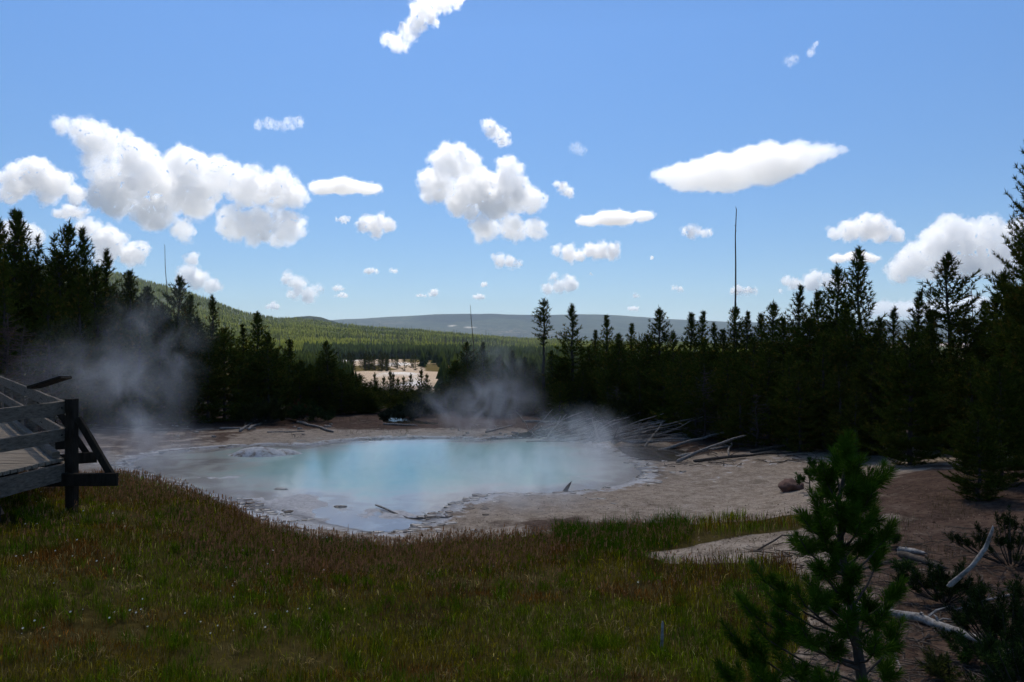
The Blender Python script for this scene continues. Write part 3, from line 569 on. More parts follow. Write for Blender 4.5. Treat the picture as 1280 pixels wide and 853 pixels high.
def tree(u_, top, d, var, label, group=None, name='pine_tree', rz=None, wf=1.0, z0=None):
    tm, cm, h0, bmh = var; x = (u_ - 640) / FPX * d; z = Hs(x, d) if z0 is None else z0; hh = EYE + (426.5 - top) / FPX * d - z
    key = cm.name
    if key in ptree:
        e = copy_tree(ptree[key])
    else:
        e = empty(name, (0, 0, 0)); obj('trunk', tm, None, e); tag(obj('crown', cm, None, e), kind='stuff'); tag(obj('branches', bmh, None, e), kind='stuff'); ptree[key] = e
    for k_ in ('label', 'category', 'group'):
        if k_ in e.keys(): del e[k_]
    e.location = (x, d, z); s = hh / h0; e.scale = (s ** .5 * wf if s > 1 else s ** .8 * wf,) * 2 + (s,); e.rotation_euler = (0, 0, rz if rz is not None else (u_ * 12.9898 + top * 7.13) % 6.283)
    return tag(e, label, 'tree', group)
rnd = random.Random(3)
# left stand, behind the boardwalk
L1 = 'tall dark pine in the stand behind the boardwalk'; G1 = 'pines of the stand behind the boardwalk'
tree(18, 268, 35, VAR[5], 'tallest spired pine of the stand behind the boardwalk', wf=1.0)
tree(29, 271, 36.5, VAR[2], 'slim pine crowding the tallest spire behind the boardwalk')
tree(90, 283, 36, VAR[0], 'broad symmetrical pine between two thin-topped pines behind the boardwalk')
tree(48, 298, 38, VAR[6], 'thin sparse pine top against cloud behind the boardwalk', G1)
tree(62, 297, 39, VAR[6], 'thin sparse pine top against cloud behind the boardwalk', G1)
tree(132, 316, 37, VAR[4], 'open-branched pine where the stand steps down to the hill')
for (u_, t_, d_, v_) in [(-22, 276, 34, 1), (2, 281, 38, 3), (108, 291, 37, 2), (75, 318, 35, 7), (40, 330, 34, 3), (120, 335, 36, 1), (5, 330, 32, 5), (-40, 300, 33, 7), (-60, 285, 36, 0), (-90, 295, 34, 3), (60, 350, 33, 1), (100, 350, 34, 5)]:
    tree(u_, t_, d_, VAR[v_], L1, G1)
tree(163, 343, 38, VAR[3], 'broad leafy pine at the shoulder of the left stand')
tree(220, 349, 39, VAR[1], 'pine standing in front of the thin leaning snag')
tree(266, 372, 40, VAR[4], 'slender pine with tufted leader above the far left shore', wf=.95)
tree(321, 393, 41, VAR[5], 'wide dark pine with a stepped crown beyond the far shore', wf=1.15)
tree(360, 425, 44, VAR[0], 'shorter pine right of the stepped-crown pine')
tree(410, 428, 47, VAR[1], 'bushy pine at the edge of the pale flats')
L2 = 'dark pine in the dense row along the far left shore'; G2 = 'pines of the far left shore'
for (u_, t_, d_, v_) in [(185, 362, 41, 3), (200, 385, 38, 7), (175, 400, 36, 1), (150, 385, 36, 5), (238, 372, 41, 2), (245, 400, 39, 3), (280, 412, 39, 7), (298, 440, 39.5, 1), (305, 408, 43, 2), (336, 418, 40, 3), (345, 440, 41.5, 5), (375, 452, 43, 7), (388, 460, 45, 3), (398, 446, 49, 2), (425, 464, 50, 5), (140, 360, 39, 0), (225, 415, 37, 5), (260, 430, 38, 3)]:
    tree(u_, t_, d_, VAR[v_], L2, G2)
# low belt between the pool and the pale flats
L3 = 'low young pine in the belt between pool and pale flats'; G3 = 'young pines between the pool and the pale flats'
for k in range(84):
    u_ = rnd.uniform(380, 610); d_ = rnd.choice([rnd.uniform(43.5, 60), rnd.uniform(44, 100)]); top = np.interp(u_, [380, 430, 470, 500, 540, 560, 600], [458, 466, 480, 486, 486, 478, 462]) + rnd.uniform(-4, 12) + (6 if d_ < 60 else 0)
    tree(u_, top, d_, SMALL[k % 3], L3, G3, wf=rnd.uniform(1.3, 1.9))
for k in range(110):
    u_ = rnd.uniform(395, 668); d_ = rnd.uniform(43, 68); top = np.interp(u_, [395, 430, 470, 500, 540, 565, 600, 668], [455, 472, 490, 494, 492, 480, 470, 470]) + rnd.uniform(-6, 16)
    tree(u_, top, d_, (VAR[3], VAR[7], SMALL[1], VAR[1])[k % 4], 'squat dark pine crowding the bank behind the pool', 'squat pines crowding the bank behind the pool', wf=rnd.uniform(1.5, 2.2))
for (u_, t_, d_) in [(469, 469, 110), (480, 473, 112), (488, 466, 108), (491, 469, 114), (497, 475, 100), (505, 473, 105), (514, 470, 118), (527, 464, 96), (533, 470, 95)]:
    tree(u_, t_, d_, SMALL[2], 'small spire pine standing before the white flat', 'spire pines before the white flat')
for k in range(40):
    d_ = rnd.uniform(300, 360); u_ = rnd.uniform(425, 520); tree(u_, 426.5 + (12.2 - rnd.uniform(5, 8)) / d_ * FPX, d_, SMALL[k % 3], 'far small pine in the row between the two pale flats', 'far pine row between the pale flats', wf=1.3)
# centre clump and pines behind the pool
L4 = 'dark pine in the clump behind the steaming far shore'; G4 = 'pines behind the steaming far shore'
for (u_, t_, d_, v_) in [(585, 429, 48, 1), (604, 430, 49, 5), (570, 452, 45, 7), (596, 452, 44, 3), (622, 445, 47, 1), (640, 440, 50, 5), (655, 448, 45, 3), (632, 470, 42, 7), (668, 455, 43, 1), (690, 440, 45, 5), (702, 452, 42, 7), (612, 478, 42, 3), (578, 485, 42, 1), (738, 436, 43, 1), (745, 415, 46, 2), (773, 432, 41, 7), (728, 455, 40, 3), (700, 478, 39.5, 7), (680, 485, 40, 5)]:
    tree(u_, t_, d_, VAR[v_], L4, G4)
tree(679, 376, 44, TUFT, 'tall bare-trunked pine with a bushy ragged head', wf=1.0)
tree(716, 383, 42, VAR[4], 'open spire pine right of the bushy-headed pine', wf=1.2)
tree(758, 397, 40, VAR[2], 'pointed pine left of the log jam')
tree(824, 387, 37, VAR[0], 'tall pine spire directly behind the log jam')
L5 = 'dark pine in the thick wood behind the log jam'; G5 = 'pines of the wood behind the log jam'
for (u_, t_, d_, v_) in [(790, 407, 41, 2), (775, 420, 38, 3), (808, 420, 36, 7), (843, 418, 36, 1), (863, 394, 38, 5), (878, 392, 39, 2), (893, 406, 36, 4), (852, 440, 33, 7), (800, 455, 35, 1), (830, 445, 34.5, 3), (880, 425, 33, 5), (905, 415, 34, 3), (932, 393, 37, 2), (922, 385, 38.5, 0), (950, 395, 36, 5), (910, 440, 31, 7), (940, 425, 31, 1), (965, 380, 35, 0), (980, 400, 32, 3), (960, 440, 29, 7), (985, 445, 28, 5), (760, 470, 37.5, 7), (870, 465, 31.5, 3), (925, 470, 29, 1)]:
    tree(u_, t_, d_, VAR[v_], L5, G5)
# right stand
tree(997, 361, 33, VAR[2], 'narrow pine stepping up to the right stand')
tree(1045, 335, 31, VAR[0], 'tall pine close left of the highest right spire')
tree(1075, 315, 30, VAR[5], 'highest sharp spire in the right stand')
tree(1148, 368, 29, VAR[2], 'slim pine between the two big right spires')
tree(1186, 320, 27, VAR[1], 'big pyramid pine next to the sparse dead top', wf=1.05)
tree(1138, 415, 22.5, BIG2, 'full-skirted pine whose lowest boughs brush the bare clearing', wf=.95)
L6 = 'dark pine in the right stand beyond the bare clearing'; G6 = 'pines of the right stand beyond the clearing'
for (u_, t_, d_, v_) in [(1021, 368, 32, 3), (1010, 400, 30, 7), (1030, 420, 27.5, 5), (1060, 390, 28.5, 3), (1095, 400, 28, 1), (1118, 387, 30, 4), (1090, 440, 26, 7), (1000, 455, 27, 3), (1050, 455, 26, 1), (1165, 410, 26.5, 3), (1208, 400, 25, 7), (1230, 380, 26, 5), (1250, 370, 24, 1), (1160, 395, 31, 0), (1100, 415, 33, 3), (1260, 340, 27, 0), (1300, 330, 23, 3), (1330, 300, 26, 1), (1380, 320, 22, 5), (1070, 475, 25, 5), (1215, 445, 23, 3)]:
    tree(u_, t_, d_, VAR[v_], L6, G6)
tree(1300, 150, 17.5, BIG, 'giant dark pine towering at the right border', wf=.74)
tree(1250, 452, 16.2, BIG2, 'low dense pine at the foot of the giant pine', wf=.78, rz=1.)
tree(1224, 515, 15.0, BIG2, 'short bushy pine with its skirt on the red soil', wf=.95, rz=2.5)

# bare snags
def snag(u0, v0, u1, v1, d, label, r0, nb, seed, parent_name='dead_snag', mt='dead_dark', blen=.5, zfix=None):
    rs = random.Random(seed); x0 = (u0 - 640) / FPX * d; z0 = Hs(x0, d); top = px(u1, v1, d); b0 = Vector((x0, d, z0 - .1)); e = empty(parent_name, (x0, d, z0), label, 'dead tree')
    P = []; n = 9
    for i in range(n):
        t = i / (n - 1); P.append(b0.lerp(top, t) - e.location + Vector((rs.gauss(0, .02), rs.gauss(0, .02), 0)) * (0 < i < n - 1))
    P.append(P[-1] + Vector((-.04, 0, .14))); mb = MB(); mb.tube(P, [r0 * (1 - .82 * i / n) for i in range(n)] + [r0 * .08], 6); mb.build('trunk', M[mt], e, True)
    for k in range(nb):
        t = rs.uniform(.25, .97); p = P[0].lerp(P[-2], t); a = rs.uniform(0, 6.28); l = blen * rs.uniform(.3, 1) * (1.1 - t); mb = MB()
        q = p + Vector((math.cos(a) * l, math.sin(a) * l, rs.uniform(-.3, .25) * l)); mb.tube([p, p.lerp(q, .5) + Vector((0, 0, .06 * l)), q], [r0 * .22, r0 * .15, r0 * .05], 4); mb.build('branch', M[mt], e)
    return e
snag(917, 540, 920.5, 262, 39, 'tall bare pole-like snag rising high above the wood', .075, 14, 1, blen=.7)
snag(217, 430, 206, 308, 46, 'thin leaning snag above the left pines', .05, 10, 2)
snag(597, 470, 588, 383, 55, 'thin leaning bare snag above the steaming shore', .05, 8, 3)
snag(797, 470, 799, 418, 45, 'short dead top among the pines by the log jam', .06, 20, 4, blen=.8)
def dead_tree(u_, top, d, label, seed, spread, nb, rmax=.05, mt='twig', name='dead_pine', z0f=.05):
    rs = random.Random(seed); x = (u_ - 640) / FPX * d; z = Hs(x, d); h = EYE + (426.5 - top) / FPX * d - z; e = empty(name, (x, d, z), label, 'dead tree')
    mb = MB(); P = [Vector((rs.gauss(0, .04) * (i > 0), rs.gauss(0, .04) * (i > 0), -.1 + (h + .1) * i / 6)) for i in range(7)]; mb.tube(P, [rmax * (1 - .85 * i / 6) for i in range(7)], 6); mb.build('trunk', M['dead_dark'], e, True)
    tw = MB()
    for k in range(nb):
        t = rs.uniform(z0f, .97); p = P[0].lerp(P[-1], t); a = rs.uniform(0, 6.28); l = spread * rs.uniform(.4, 1) * (1.08 - t) ** .7; q = p + Vector((math.cos(a) * l, math.sin(a) * l, l * rs.uniform(-.1, .5))); m_ = p.lerp(q, .5) + Vector((rs.gauss(0, .05), rs.gauss(0, .05), -.05 * l))
        tw.tube([p, m_, q], [.012, .008, .003], 3, False)
        for j in range(5):
            s = rs.uniform(.25, 1); b_ = p.lerp(m_, s * 2) if s < .5 else m_.lerp(q, s * 2 - 1); w = Vector((rs.gauss(0, 1), rs.gauss(0, 1), rs.gauss(.2, .7))).normalized() * l * rs.uniform(.12, .4); tw.tube([b_, b_ + w * .5 + Vector((0, 0, .02)), b_ + w], [.006, .005, .002], 3, False)
    tag(tw.build('twigs', M[mt], e), kind='stuff'); return e
dead_tree(1215, 354, 26, 'sparse dead pine with fine bare twigs against the cloud', 5, .9, 60)
M['red_twig'] = wood_mat('reddish_twigs', (.05, .030, .024), (.12, .075, .06), (3, 3, 3), 4)
dead_tree(10, 392, 29, 'big tangle of bare reddish twigs behind the boardwalk rail', 6, 2.2, 150, .08, 'red_twig', 'dead_shrub')
dead_tree(62, 425, 28, 'smaller bare twiggy bush beside the sign behind the rail', 7, 1.5, 110, .06, 'red_twig', 'dead_shrub')
dead_tree(28, 410, 31, 'grey brown leafless thicket under the tallest left spire', 8, 2.0, 120, .06, 'twig', 'dead_shrub')
dead_tree(880, 455, 31, 'dead pine with brittle drooping branches over the log jam', 9, 1.2, 70, .05)
dead_tree(946, 492, 28.5, 'small grey dead pine at the edge of the right wood', 10, 1.0, 60, .04)
dead_tree(770, 480, 36, 'dry grey pine standing behind the steam wisp', 11, 1.1, 60, .04)

# ------------------------------------------------------------------ boardwalk with railing, and the sign on its far side
def gp(u_, v_, d0=3.5, d1=70.):
    """ground point seen at photo pixel (u, v): first hit of the line of sight with the terrain"""
    for st in (.4, .02):
        d = np.arange(d0, d1, st); x = (u_ - 640) / FPX * d; z = EYE + (426.5 - v_) / FPX * d; h = H(x, d); k = int(np.argmax(z <= h)); d0, d1 = d[max(k - 1, 0)], d[k] + .02
    return Vector((x[k], d[k], h[k]))
DECK = 2.16; CP = Vector((-6.85, 12.5, 0)); DN = Vector((-.09, -1, 0)).normalized(); DF = Vector((-.60, .80, 0)).normalized()
bw = empty('boardwalk', (CP.x, CP.y, Hs(CP.x, CP.y)), 'weathered grey timber boardwalk with post and rail fence above the grass', 'boardwalk'); B0 = bw.location.copy()
rb = random.Random(12)
def bpart(name, a, b_, w_, h_, mt='timber', up=(0, 0, 1), j=.004):
    mb = MB(); mb.beam(Vector(a) - B0, Vector(b_) - B0, w_, h_, up, j, rb); return mb.build(name, M[mt], bw)
def seg(p, z): return Vector((p.x, p.y, z))
posts_n = [CP + DN * t for t in (0, 2.4, 4.8, 7.2)]; posts_f = [CP + DF * t for t in (2.45, 4.9, 7.35, 9.8, 12.2)]
for p in posts_n + posts_f:
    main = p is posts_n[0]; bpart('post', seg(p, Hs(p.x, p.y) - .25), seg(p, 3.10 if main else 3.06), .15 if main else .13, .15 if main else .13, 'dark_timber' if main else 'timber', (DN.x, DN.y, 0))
outn = Vector((1, -.1, 0)).normalized(); outf = Vector((.8, .6, 0)).normalized()
for (lst, D_, inn) in ((posts_n, DN, Vector((-.11, 0, 0))), ([CP] + posts_f, DF, Vector((-.09, -.06, 0)))):
    for a, b_ in zip(lst[:-1], lst[1:]):
        for zc_, hh in ((2.97, .20), (2.55, .19)):
            bpart('rail', seg(a + inn + D_ * .006, zc_), seg(b_ + inn - D_ * .006, zc_), .055, hh, 'timber')
        if D_ is DF: bpart('curb', seg(a + inn * 2.0 + D_ * .006, DECK + .085), seg(b_ + inn * 2.0 - D_ * .006, DECK + .085), .11, .09, 'timber')
        bpart('skirt_board', seg(a + inn * .9 + D_ * .006, DECK - .19), seg(b_ + inn * .9 - D_ * .006, DECK - .19), .06, .27, 'timber')
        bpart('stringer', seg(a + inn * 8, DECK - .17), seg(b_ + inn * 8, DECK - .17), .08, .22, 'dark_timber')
M['iron'] = wood_mat('rusty_bolt', (.008, .007, .006), (.03, .022, .018), (3, 3, 3), 9)
for (lst, D_, inn) in ((posts_n, DN, Vector((-.11, 0, 0))), ([CP] + posts_f, DF, Vector((-.09, -.06, 0)))):
    sdv = Vector((-D_.y, D_.x, 0)).normalized()
    for p in lst[:4]:
        for zc_ in (2.97, 2.55):
            for off_ in (.11, -.11):
                if p is CP and off_ < 0 or p is lst[0] and off_ < 0: continue
                c_ = seg(p + inn + D_ * off_, zc_) - B0; mb = MB(); mb.tube([c_ - sdv * .036, c_ - sdv * .03, c_ + sdv * .03, c_ + sdv * .036], [.008, .016, .016, .008], 8); mb.build('bolt', M['iron'], bw)
for p, o_, dd in ((posts_n[0], Vector((1, .05, 0)).normalized(), 0), (posts_f[0], outf, .0), (posts_n[1], outn, 0), (posts_f[1], outf, 0)):
    q = seg(p, DECK - .30); side = Vector((-o_.y, o_.x, 0)) * .11
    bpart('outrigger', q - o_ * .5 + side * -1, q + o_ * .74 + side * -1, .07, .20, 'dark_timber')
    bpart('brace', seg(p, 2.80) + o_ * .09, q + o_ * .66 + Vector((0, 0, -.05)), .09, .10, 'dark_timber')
yy_ = 5.2
while yy_ < 21.5:
    t = yy_ - CP.y; xr = CP.x - .10 + (DN.x / -DN.y * -t if t < 0 else DF.x / DF.y * t - .09); w_ = 2.4 if t < 0 else 2.9; zz_ = DECK + rb.uniform(-.004, .004)
    bpart('plank', (xr, yy_, zz_), (xr - w_, yy_ + .03, zz_), .138, .05, 'plank', j=.002); yy_ += .147
sg = px(63, 478, 15.8); gz = Hs(sg.x, sg.y); sign = empty('information_sign', (sg.x, sg.y, gz), 'slanted interpretive sign board on a dark post beyond the railing', 'sign'); mb = MB(); mb.beam((0, 0, -.2), (0, 0, sg.z - gz - .1), .16, .10); mb.build('post', M['dark_timber'], sign)
m, nt, b = mat('sign_panel'); b.inputs['Base Color'].default_value = (.16, .15, .13, 1); b.inputs['Roughness'].default_value = .45; M['panel'] = m
mb = MB(); zt = sg.z - gz; mb.beam((-.30, -.06, zt - .10), (.28, .06, zt + .10), .62, .05, (-.3, 0, 1)); mb.build('frame', M['dark_timber'], sign)
mb = MB(); mb.beam((-.27, -.05, zt - .055), (.245, .055, zt + .125), .54, .012, (-.3, 0, 1)); mb.build('panel', M['panel'], sign)

# ------------------------------------------------------------------ fallen logs
rl = random.Random(21)
def log(P, r0, r1, label, mt='dead', group=None, stubs=0, name='fallen_log', n=6, wob=.04, roots=0):
    P = [Vector(p) for p in P]; base = P[0].copy(); e = empty(name, base, label, 'log', group); m_ = 7; pts = []; L = sum((b_ - a).length for a, b_ in zip(P[:-1], P[1:]))
    for i in range(m_):
        t = i / (m_ - 1) * (len(P) - 1); k = min(int(t), len(P) - 2); p = P[k].lerp(P[k + 1], t - k) - base; pts.append(p + Vector((rl.gauss(0, wob), rl.gauss(0, wob), rl.gauss(0, wob * .5))) * (0 < i < m_ - 1) * min(1, L * .3))
    rad = [(r0 + (r1 - r0) * i / (m_ - 1)) * rl.uniform(.86, 1.14) for i in range(m_)]; d0 = (pts[0] - pts[1]).normalized(); d1 = (pts[-1] - pts[-2]).normalized(); jg = lambda r_: Vector((rl.gauss(0, .4), rl.gauss(0, .4), rl.gauss(0, .4))) * r_
    mb = MB(); mb.tube([pts[0] + d0 * r0 * 1.3 + jg(r0), pts[0] + d0 * r0 * .6] + pts + [pts[-1] + d1 * r1 * .9, pts[-1] + d1 * r1 * 3.2 + jg(r1)], [r0 * .25, r0 * .8] + rad + [r1 * .75, r1 * .12], n); mb.build('trunk', M[mt], e, True)
    for k in range(stubs):
        i = rl.randint(1, m_ - 2); a = rl.uniform(0, 6.28); d_ = Vector((math.cos(a), math.sin(a), rl.uniform(-.1, .9))).normalized(); l = rl.uniform(.12, .5) * min(1, L * .3); mb = MB()
        p = pts[i].lerp(pts[i + 1], rl.random()); mb.tube([p, p + d_ * l * .5 + Vector((0, 0, .03)), p + d_ * l], [r1 * .5, r1 * .35, r1 * .12], 4); mb.build('branch', M[mt], e)
    return e
LJ = 'bleached grey log in the tangle along the right far shore'; GJ = 'logs of the tangle on the far shore'
for k in range(78):
    t = rl.random(); u0, v0 = rl.uniform(655, 790), 0; v0 = 541 + rl.uniform(0, 12) + (u0 - 655) * .03; a = gp(u0, v0, 20); a.z += .05
    u1 = u0 + (rl.uniform(60, 140) if rl.random() < .72 else rl.uniform(-45, 60)); d1 = a.y + rl.uniform(.2, 3.2); z1 = rl.uniform(.1, .95); b_ = Vector(((u1 - 640) / FPX * d1, d1, z1 + max(0, Hs((u1 - 640) / FPX * d1, d1)))); log([a, a.lerp(b_, .5) + Vector((0, 0, rl.uniform(-.08, .1))), b_], rl.uniform(.02, .042), rl.uniform(.01, .024), LJ, rl.choice(['dead', 'dead', 'dead_dark']), GJ, rl.choice([0, 0, 1, 2]))
for k in range(16):
    u0, v0 = rl.uniform(690, 850), rl.uniform(546, 556); a = gp(u0, v0, 20); a.z += .06; b_ = a + Vector((rl.uniform(1, 3.4), rl.uniform(-.4, 1.0), rl.uniform(.0, .3))); log([a, b_], rl.uniform(.03, .06), .02, LJ, 'dead', GJ)
for (p0, p1, lab, r_, mt_) in [((822, 566), (905, 541), 'pale log slanting up from the murky puddle', .07, 'dead'), ((845, 574), (912, 560), 'pale split log lying right of the murky puddle', .075, 'dead'), ((848, 578), (930, 545), 'long curved log over the puddle end', .06, 'dead'), ((870, 578), (1000, 566), 'dark log along the edge of the clearing', .06, 'dead_dark'), ((905, 556), (1010, 541), 'long dark log at the foot of the wood', .07, 'dead_dark'), ((911, 570), (916, 550), 'short upright pale stake by the wood edge', .04, 'dead'), ((806, 560), (838, 518), 'leaning forked grey trunk in front of the tangle', .06, 'dead'), ((780, 553), (880, 550), 'straight pale log at the foot of the tangle', .055, 'dead'), ((940, 566), (1050, 545), 'dark log half hidden under the right pines', .06, 'dead_dark')]:
    a = gp(*p0, 15); a.z += r_ * .7; g1 = gp(*p1, 15); dq = a.y + (g1.y - a.y) * (.25 if p1[1] < 548 else 1); b_ = px(p1[0], p1[1], dq); b_.z = max(b_.z, Hs(b_.x, b_.y) + r_ * .6); log([a, a.lerp(b_, .5) + Vector((0, 0, .03)), b_], r_, r_ * .5, lab, mt_, None, 2)
for (p0, p1, lab, r_) in [((311, 538), (333, 527), 'pale leaning log on the far left shore', .08), ((300, 540), (322, 525), 'short pale log crossed on the leaning one', .06), ((372, 529), (416, 541), 'single pale log at the far left tree line', .08), ((276, 537), (318, 537), 'flat grey log by the far left pines', .07), ((608, 541), (640, 533), 'small pale driftwood piece on the far shore', .06), ((335, 541), (380, 540), 'thin stick across the pale far left shore', .04), ((655, 528), (735, 530), 'straight log along the bank behind the inlet', .07), ((480, 531), (520, 533), 'dark log beside the shallow stream', .06)]:
    a = gp(*p0, 15); b_ = gp(*p1, 15); a.z += r_ * .6; b_.z += r_ * .6; log([a, b_], r_, r_ * .55, lab, 'dead', None, 1)
for (p0, p1, lab, r_) in [((660, 553), (760, 551), 'thin log floating along the far pool edge', .05), ((600, 549.5), (655, 549), 'dark floating stick by the far shore', .035)]:
    a = Vector((*P0(*p0), .02)); b_ = Vector((*P0(*p1), .03)); log([a, b_], r_, r_ * .6, lab, 'dead', None, 1)
a = Vector((*P0(470, 634), .05)); b_ = Vector((*P0(560, 651), .07)); log([a, Vector((*P0(510, 648), .02)), b_], .026, .016, 'thin bent driftwood branch in the shallow near edge', 'dead', None, 3)
a = Vector((*P0(706, 617), 0)); e = log([a, a + Vector((.05, 0, .12)), a + Vector((.13, .03, .24))], .085, .03, 'small upright stump at the near pool edge', 'dead_dark', None, 4, 'driftwood_stump')
# foreground wood
a, b_, c_, d_ = [gp(*q) for q in ((1070, 766), (1150, 778), (1205, 800), (1272, 832))]
for p in (a, b_, c_, d_): p.z += .05
log([a, b_, c_, d_], .046, .034, 'white bleached log with broken stubs lying behind the young pine', 'white_log', None, 7, n=9, wob=.02)
a = px(1188, 731, 7.6); b_ = px(1215, 708, 7.5); c_ = px(1232, 685, 7.5); d_ = px(1240, 664, 7.45); log([a, b_, c_, d_], .024, .017, 'curved white dead branch propped on the right shrub', 'white_log', None, 0, 'dead_branch', 8, .0)
for (p0, p1, lab, r_, mt_) in [((1128, 697), (1175, 712), 'dark rotten log end behind the young pine', .06, 'dead_dark'), ((1080, 712), (1140, 700), 'thin dark stick under the broken log', .02, 'dead_dark'), ((1126, 690), (1152, 694), 'short pale chunk of wood on the twig litter', .05, 'white_log'), ((995, 770), (925, 765), 'thin pale stick lying in the grass edge', .012, 'white_log'), ((1248, 822), (1279, 826), 'pale rotten stump end at the log tip', .06, 'white_log'), ((1110, 800), (1125, 835), 'small bent pale stick below the white log', .014, 'dead'), ((945, 690), (1010, 672), 'arched dark twig on the bare patch', .015, 'dead_dark'), ((1195, 765), (1265, 745), 'grey stick leaning into the right shrub', .018, 'dead'), ((830, 775), (827, 815), 'short pale stub standing in the grass', .018, 'white_log')]:
    a, b_ = gp(*p0), gp(*p1)
    if 'standing' in lab: a, b_ = b_, b_ + Vector((.01, 0, .28))
    m_ = a.lerp(b_, .5); m_.z = max(m_.z, Hs(m_.x, m_.y) + r_ * .6) + (.12 if 'arched' in lab else .01); a.z += r_ * .6; b_.z += r_ * .6; log([a, m_, b_], r_, r_ * .7, lab, mt_, None, 2, wob=.01)

# ------------------------------------------------------------------ stones
m, nt, b = mat('red_rock'); nz = noise_tex(nt, 6, 6, .65); nt.links.new(ramp(nt, nz, [(.3, (.075, .034, .022)), (.7, (.20, .098, .064))]), b.inputs['Base Color']); b.inputs['Roughness'].default_value = .9; bump(nt, b, nz, .8, .05); M['rock'] = m
m, nt, b = mat('grey_stone'); nz = noise_tex(nt, 7, 6, .65); nt.links.new(ramp(nt, nz, [(.3, (.15, .122, .095)), (.7, (.36, .31, .255))]), b.inputs['Base Color']); b.inputs['Roughness'].default_value = .9; bump(nt, b, nz, .8, .04); M['stone'] = m
def rock(p, rx, ry, rz, seed, label, mt, group=None, name='rock'):
    V, F = ICO[3]; q = V * (1 + .32 * fbm(V * 1.3 + seed * 5.1, 4)[:, None]); q = q * np.array([rx, ry, rz]) + np.array([0, 0, rz * .45]); return tag(obj(name, mesh_np(name, q, F, smooth=True), M[mt], loc=p), label, 'rock', group)
rock(gp(990, 613), .29, .25, .18, 1, 'rounded red-brown boulder at the edge of the pale clearing', 'rock')
rst = random.Random(8)
for k in range(44):
    u_ = rst.choice([rst.uniform(180, 420), rst.uniform(560, 720)]); v_ = rst.uniform(531, 547) if u_ < 720 else rst.uniform(575, 625); p = gp(u_, v_, 15); s = rst.uniform(.03, .08); rock(p, s * rst.uniform(1, 1.7), s, s * .7, k + 3, 'small grey stone on the bare shore', 'stone', 'stones scattered over the bare shore', 'stone')
for k, (u_, v_) in enumerate([(425, 634), (352, 612)]): p = Vector((*P0(u_, v_), -.03)); rock(p, .16 + .05 * (k % 3), .10, .05, 60 + k, 'flat crusted rock in the shallow near margin', 'stone', 'crusted rocks in the near margin', 'crust_rock')

# ------------------------------------------------------------------ young pine, seedlings and low shrubs close by
M['needle_near'] = foliage_mat('young_pine_needles')
def pine_shoots(name, e, tips, rs, base_of, k=150, L=.2, nl=.055, wid=.0032, cols=((.012, .030, .007), (.030, .060, .012)), side=3, wr=.010):
    """each tip: a branch running from base_of(tip) to the tip, ending in needle brushes; returns parts of e"""
    P, D, Ls = [], [], []
    for tip in tips:
        a = base_of(tip); mb = MB(); m_ = a.lerp(tip, .55) + Vector((0, 0, -.06 * (tip - a).length)); dr = (tip - m_).normalized(); dr = (dr + Vector((0, 0, .5))).normalized(); end = tip + dr * L * .8
        mb.tube([a, m_, tip, end], [wr, wr * .75, wr * .6, wr * .25], 5, False); mb.build('branch', M['bark'], e, True)
        P.append(tip - dr * L * .25); D.append(dr); Ls.append(L * 1.1)
        for s in range(side):
            q = m_.lerp(tip, rs.uniform(.35, 1.05)); w = (dr * .8 + Vector((rs.normal(0, .7), rs.normal(0, .7), rs.uniform(.1, .7)))).normalized(); P.append(q); D.append(w); Ls.append(L * rs.uniform(.5, .9))
    n = len(P); w = rs.rand(n, 1); c = np.array(cols[0]) * (1 - w) + np.array(cols[1]) * w
    V, F, cc = brushes(np.array([p[:] for p in P]), np.array([q[:] for q in D]), np.array(Ls), wid, np.full(n, nl), k, rs, c, tri=False)
    tag(obj('needles', mesh_np('needles', V, F, cc), M['needle_near'], e), kind='stuff')
rs = np.random.RandomState(4); YD = 4.1; tp = [px(1088, 990, YD), px(1078, 853, YD), px(1066, 770, YD), px(1052, 690, YD), px(1048, 630, YD), px(1058, 575, YD)]
gz = Hs(tp[0].x, YD); tp[0] = Vector((tp[0].x, YD, gz - .05)); e = empty('young_pine', (tp[0].x, YD, gz), 'young pine sapling with thick needle tufts and crooked stem', 'tree'); off = e.location.copy(); tp = [p - off for p in tp]
mb = MB(); mb.tube(tp, [.034, .028, .022, .017, .012, .006], 8); mb.build('trunk', M['bark'], e, True)
tips = [(1058, 572, 0), (1034, 604, -.08), (1078, 612, .1), (1094, 604, .12), (1047, 644, -.2), (1014, 662, .0), (1087, 650, .15), (1104, 676, .1), (1010, 690, -.1), (1032, 722, -.22), (1066, 728, -.25), (1112, 750, .0), (1024, 640, .15), (1070, 668, -.2), (957, 728, .2), (972, 757, -.1), (940, 768, .1), (1006, 757, -.25), (985, 790, -.15), (938, 826, .15), (1039, 812, -.3), (1010, 800, -.35), (1091, 818, -.25), (960, 800, .05), (1060, 790, -.3), (920, 800, .2), (1000, 845, -.3), (955, 855, -.2), (1080, 870, -.3), (1030, 860, -.35), (915, 850, 0), (1118, 800, .1), (1045, 590, .1), (1068, 596, -.1), (1080, 634, -.12), (1030, 668, -.15), (1052, 705, .2), (1098, 700, .2), (985, 840, .2), (1110, 840, .2)]
tips += [(1056, 600, .05), (1040, 622, .06), (1066, 640, .1), (1056, 660, -.1), (1036, 690, -.1), (1078, 690, -.1), (1060, 752, -.12), (1082, 766, .1), (1044, 770, .12), (1024, 748, .08), (1096, 780, -.1), (1062, 620, -.12)]
TP = [px(u_, v_, YD + dd) - off for (u_, v_, dd) in tips]
